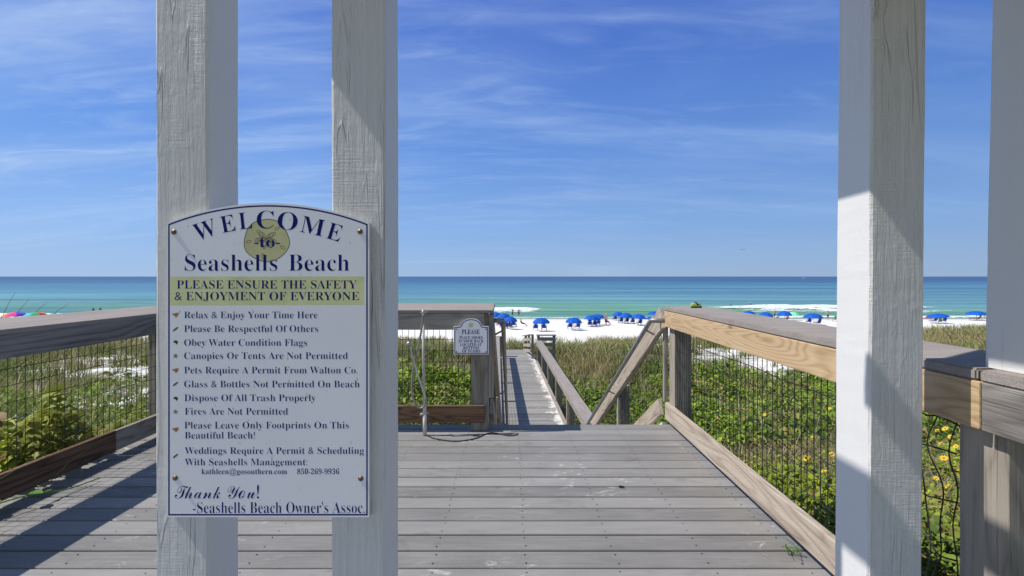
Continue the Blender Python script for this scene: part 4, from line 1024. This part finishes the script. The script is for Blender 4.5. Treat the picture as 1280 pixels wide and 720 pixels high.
recliner(1226.5, 400.0, 'wooden lounger with raised back, right of two beneath the umbrella over the dune grass')
rb = [plain('rainbow '+n_, c_, .7) for n_, c_ in (('yellow', (.75,.60,.03)), ('orange', (.72,.14,.02)), ('pink', (.70,.03,.30)), ('violet', (.14,.05,.50)), ('blue', (.02,.10,.55)), ('turquoise', (.03,.45,.48)), ('green', (.05,.35,.10)), ('red', (.6,.03,.03)))]
RU = umbrella_proto(2.4, rb, 1.7)
for i, (px, w_px, lb, rz) in enumerate(((19.5, 26, 'rainbow umbrella with pink and yellow gores next to the fishing rods', R(185)), (44.5, 26, 'rainbow umbrella with turquoise and yellow gores touching the pink one', R(20)))):
    x, y, z = hit(px, 404.5); o = RU if i == 0 else copy_tree(RU); s_ = w_px*y/F/2.4; o.location = (x, y, z); o.scale = (s_, s_, 1.05); o.rotation_euler[2] = rz; tag(o, lb, 'umbrella', 'rainbow umbrellas')
MU = umbrella_proto(2.0, [M['mint']], 1.5); x, y, z = hit(992, 400.5); MU.location = (x, y, z); tag(MU, 'mint green beach umbrella between blue canopies near the surf', 'umbrella')
TU = umbrella_proto(2.0, [M['teal']], 1.5); x, y, z = hit(67, 403.5); TU.location = (x, y, z); TU.scale = (.8, .8, 1.05); tag(TU, 'teal umbrella top showing over the shaded railing cap', 'umbrella')
for i, (xa, ya, xb, yb, lb) in enumerate(((1.5, 396, 8.5, 366, 'tallest fishing rod, leaning over the sea at the picture edge'), (16.5, 396, 26.5, 374, 'fishing rod standing behind the pink rainbow umbrella'), (36, 396, 50, 378, 'faint fishing rod standing above the turquoise rainbow umbrella'), (58, 397, 78, 379.5, 'fishing rod leaning right beside the teal umbrella'))):
    x, y, z = hit(xa, 399); k_ = y/F; bm = bmesh.new(); top = Vector(((xb-xa)*k_, 1.5, (399-yb)*k_))
    add_tube(bm, smooth_path([(0, 0, 0), top*.5+Vector((-.08, 0, .1)), top], 5), [.045-.0028*j for j in range(11)], 6); o = root('fishing_rod', (x, y, z), lb, 'fishing rod', 'fishing rods at the water')
    obj('rod', bm, M['black'], o, True); bm = bmesh.new(); add_bar(bm, (0, 0, -.2), (0, 0, .8), .04); obj('rod_holder', bm, M['white'], o)

def person(px, base, label, pose='stand', shirt=None, pants='trunks', hat=None, rz=0, hgt=1.72, sink=0.):
    x, y, z = hit(px, base); o = root('person', (x, y, z-sink), label, 'person', None, rz)
    if pose == 'sit':
        J = {'p': (0,0,.42), 'c': (0,-.10,.72), 'n': (0,-.12,.92), 'h': (0,-.10,1.06), 'h2': (0,-.09,1.17), 'kl': (-.11,.44,.50), 'fl': (-.12,.74,.12), 'tl': (-.12,.88,.06), 'kr': (.11,.44,.48), 'fr': (.12,.76,.12), 'tr': (.12,.9,.06), 'sl': (-.19,-.11,.86), 'el': (-.26,.06,.62), 'wl': (-.20,.28,.56), 'sr': (.19,-.11,.86), 'er': (.26,.06,.62), 'wr': (.20,.28,.56)}
    else:
        a = .10 if pose == 'walk' else 0.
        J = {'p': (0,0,.95), 'c': (0,.02,1.20), 'n': (0,0,1.46), 'h': (0,.02,1.58), 'h2': (0,.02,1.70), 'kl': (-.10,.04+a,.50), 'fl': (-.11,a*1.6,.08), 'tl': (-.12,.16+a*1.6,.03), 'kr': (.10,.04-a*.4,.50), 'fr': (.11,-a*2,.08), 'tr': (.12,.16-a*2,.03), 'sl': (-.19,0,1.40), 'el': (-.27,-.03-a,1.13), 'wl': (-.27,.08-a,.88), 'sr': (.19,0,1.40), 'er': (.30,-.02+a,1.15), 'wr': (.26,.14+a,.95)}
        if pose == 'wade': J['wl'] = (-.38, .18, 1.02); J['wr'] = (.40, .16, 1.05)
    E = [('p','c'),('c','n'),('n','h'),('h','h2'),('p','kl'),('kl','fl'),('fl','tl'),('p','kr'),('kr','fr'),('fr','tr'),('n','sl'),('sl','el'),('el','wl'),('n','sr'),('sr','er'),('er','wr')]
    Rd = dict(p=.155, c=.145, n=.065, h=.095, h2=.085, kl=.068, kr=.068, fl=.045, fr=.045, tl=.035, tr=.035, sl=.062, sr=.062, el=.044, er=.044, wl=.034, wr=.034)
    ks = list(J); me = bpy.data.meshes.new('body'); s_ = hgt/1.78
    me.from_pydata([Vector(J[k])*s_ for k in ks], [(ks.index(a), ks.index(b)) for a, b in E], [])
    t_ = bpy.data.objects.new('body_base', me); COL.objects.link(t_); t_.modifiers.new('skin', 'SKIN'); t_.modifiers.new('sub', 'SUBSURF').levels = 1
    for i, k in enumerate(ks): me.skin_vertices[0].data[i].radius = (Rd[k]*s_, Rd[k]*s_*(.75 if k in 'pc' else 1)); me.skin_vertices[0].data[i].use_root = (k == 'p')
    dg = bpy.context.evaluated_depsgraph_get(); m2 = bpy.data.meshes.new_from_object(t_.evaluated_get(dg)); bpy.data.objects.remove(t_)
    m2.materials.clear(); b_ = link_mesh('body', m2, [M['skin'], M[pants], M[shirt] if shirt else M['skin'], M[hat] if hat else M['hair']], o)
    for p in m2.polygons:
        c = p.center/s_; p.use_smooth = True; mi = 0; torso = abs(c.x) < .17
        hz_ = J['h'][2]
        if c.z > hz_+.03 and (c.z > hz_+.10 or c.y < J['h'][1]-.02): mi = 3
        elif pose != 'sit' and .55 < c.z < 1.0 and abs(c.x) < .22: mi = 1
        elif pose == 'sit' and c.z < .58 and c.y < .38 and abs(c.x) < .2: mi = 1
        elif J['p'][2] < c.z < J['n'][2]-.04 and abs(c.x) < .24: mi = 2
        p.material_index = mi
    if hat:
        bm = bmesh.new(); hx = Vector(J['h2'])*s_; add_lathe(bm, [(.20, -.03), (.20, -.015), (.11, -.005), (.10, .07), (.04, .10)], 12, hx); obj('hat', bm, M[hat], o, True)
    return o
person(968.5, 398.5, 'standing man in dark trunks beside a blue umbrella above the pine railing', pants='trunks', rz=R(40), hgt=1.8)
person(1034.8, 400.2, 'shirtless man in blue shorts standing near the white post', pants='shorts', rz=R(150), pose='walk', hgt=1.85)
person(973, 399.8, 'person in pink sitting at the feet of the standing man', 'sit', 'pink', 'shorts', rz=R(20))
person(984.5, 401.8, 'person in red sitting with back turned beyond the railing cap', 'sit', 'red', 'trunks', rz=R(-10))
person(757.2, 407.2, 'standing person in pale hat and pink shirt behind the large blue umbrella', 'stand', 'pink', 'trunks', 'straw', rz=R(200), hgt=1.75)
person(757.5, 405.6, 'person in a red top sitting beside the large blue umbrella', 'sit', 'red', 'trunks', 'red', rz=R(-60))
person(652, 408.4, 'sunbather reclining at the right of the crowded umbrella cluster', 'sit', 'shorts', 'shorts', rz=R(-80))
person(640.8, 394.6, 'bather standing in shallow surf, nearer the umbrella cluster', 'walk', None, 'trunks', rz=R(20), sink=.3)
person(648.5, 394.6, 'darker bather standing in shallow surf, farther from the umbrella cluster', 'walk', 'trunks', 'trunks', rz=R(-20), sink=.3)
person(116.5, 388.2, 'bather waist deep beyond the shaded railing, nearer the rainbow umbrellas', 'wade', 'trunks', 'trunks', sink=.95)
person(125.2, 388.0, 'bather waist deep beyond the shaded railing, nearer the sign post', 'wade', 'trunks', 'trunks', rz=R(60), sink=.95)
person(913.6, 382.6, 'bare backed bather in the green water above the water shoe', 'wade', None, 'trunks', sink=.8)
person(930.8, 382.0, 'smallest bather in the green water, between the two others', 'wade', None, 'trunks', rz=R(90), sink=1.0, hgt=1.5)
person(937.6, 382.0, 'bather with arms apart in green water at the edge of white foam', 'wade', None, 'trunks', 'white', rz=R(180), sink=.75)

x, y, z = hit(1173.8, 403); o = root('green_towel', (x, y, z), 'bright green towel hanging between two blue chairs', 'towel'); bm = bmesh.new(); add_box(bm, (-.22, -.25, .12), (.22, -.22, .88)); obj('cloth', bm, M['green'], o); bm = bmesh.new(); add_bar(bm, (-.24, -.235, .89), (.24, -.235, .89), .015); add_bar(bm, (-.24, -.235, 0), (-.24, -.235, .89), .015); add_bar(bm, (.24, -.235, 0), (.24, -.235, .89), .015); obj('frame', bm, M['chairwood'], o)
x, y, z = hit(1159.5, 402.2); o = root('folding_table', (x, y, z), 'low red folding table beside the green towel umbrella', 'table'); bm = bmesh.new(); add_box(bm, (-.5, -.3, .5), (.5, .3, .56)); obj('tabletop', bm, M['red'], o)
for s in (-1, 1):
    for t in (-1, 1):
        bm = bmesh.new(); add_bar(bm, (s*.45, t*.25, 0), (s*.4, t*.25, .5), .025); obj('leg', bm, M['white'], o)
x, y, z = hit(1005, 406); o = root('paddle_board', (x, y, z), 'teal and white float lying on the sand over the railing cap', 'float', None, R(12))
bm = bmesh.new(); add_lathe(bm, [(.2, 0), (.62, .06), (.66, .14), (.5, .24), (.1, .28)], 20)
for v in bm.verts: v.co.x *= 1.3
obj('hull', bm, M['white'], o, True); bm = bmesh.new(); add_lathe(bm, [(.64, .08), (.68, .11), (.68, .15), (.6, .19)], 20)
for v in bm.verts: v.co.x *= 1.3
obj('stripe', bm, M['teal'], o, True)
x, y, z = hit(1043.5, 402.2); o = root('camp_chair', (x, y, z), 'dark green camp chair beside the white post edge', 'chair'); bm = bmesh.new(); add_box(bm, (-.3, -.3, .4), (.3, .25, .44)); obj('seat', bm, M['green'], o); bm = bmesh.new(); add_box(bm, (-.3, -.36, .42), (.3, -.31, 1.0)); obj('backrest', bm, M['green'], o)
for s in (-1, 1):
    bm = bmesh.new(); add_bar(bm, (s*.3, -.3, 0), (s*.3, .25, .42), .02); add_bar(bm, (s*.3, .25, 0), (s*.3, -.3, .42), .02); obj('leg', bm, M['black'], o)
# motor boat far out and a gull
by = 1900.; o = root('motor_boat', ((1005-640)/F*by, by, SEA), 'tiny white motor boat far out near the horizon', 'boat', None, R(8))
bm = bmesh.new(); pts = [(-4.5, 0.), (3.2, 0), (5.6, 1.7), (-4.6, 1.4)]
add_prism(bm, pts, -1.3, 1.3); obj('hull', bm, M['white'], o); bm = bmesh.new(); add_prism(bm, [(-2, 1.45), (1.6, 1.45), (.8, 3.0), (-1.8, 3.0)], -1., 1.); obj('cabin', bm, M['white'], o)
by = 70.; bm = bmesh.new(); c = Vector(((928.5-640)/F*by, by, EYE+(HY-312.3)/F*by)); o = root('seagull', c, 'gull gliding in the open sky above the horizon', 'bird', None, R(25))
add_tube(bm, [(0, -.22, 0), (0, -.1, .0), (0, .08, .01), (0, .2, .02), (0, .27, .01)], [.015, .05, .065, .04, .012], 8)
for s in (-1, 1):
    q = [(0, .1, .03), (s*.28, .12, .14), (s*.6, -.02, .08), (s*.28, -.03, .12), (0, -.06, .03)]; A = [bm.verts.new(p) for p in q]; B = [bm.verts.new((p[0], p[1], p[2]-.02)) for p in q]; bm.faces.new(A); bm.faces.new(B[::-1])
    for i in range(5): bm.faces.new((A[i], B[i], B[(i+1)%5], A[(i+1)%5]))
obj('body', bm, plain('gull grey', (.30,.30,.31), .7), o)
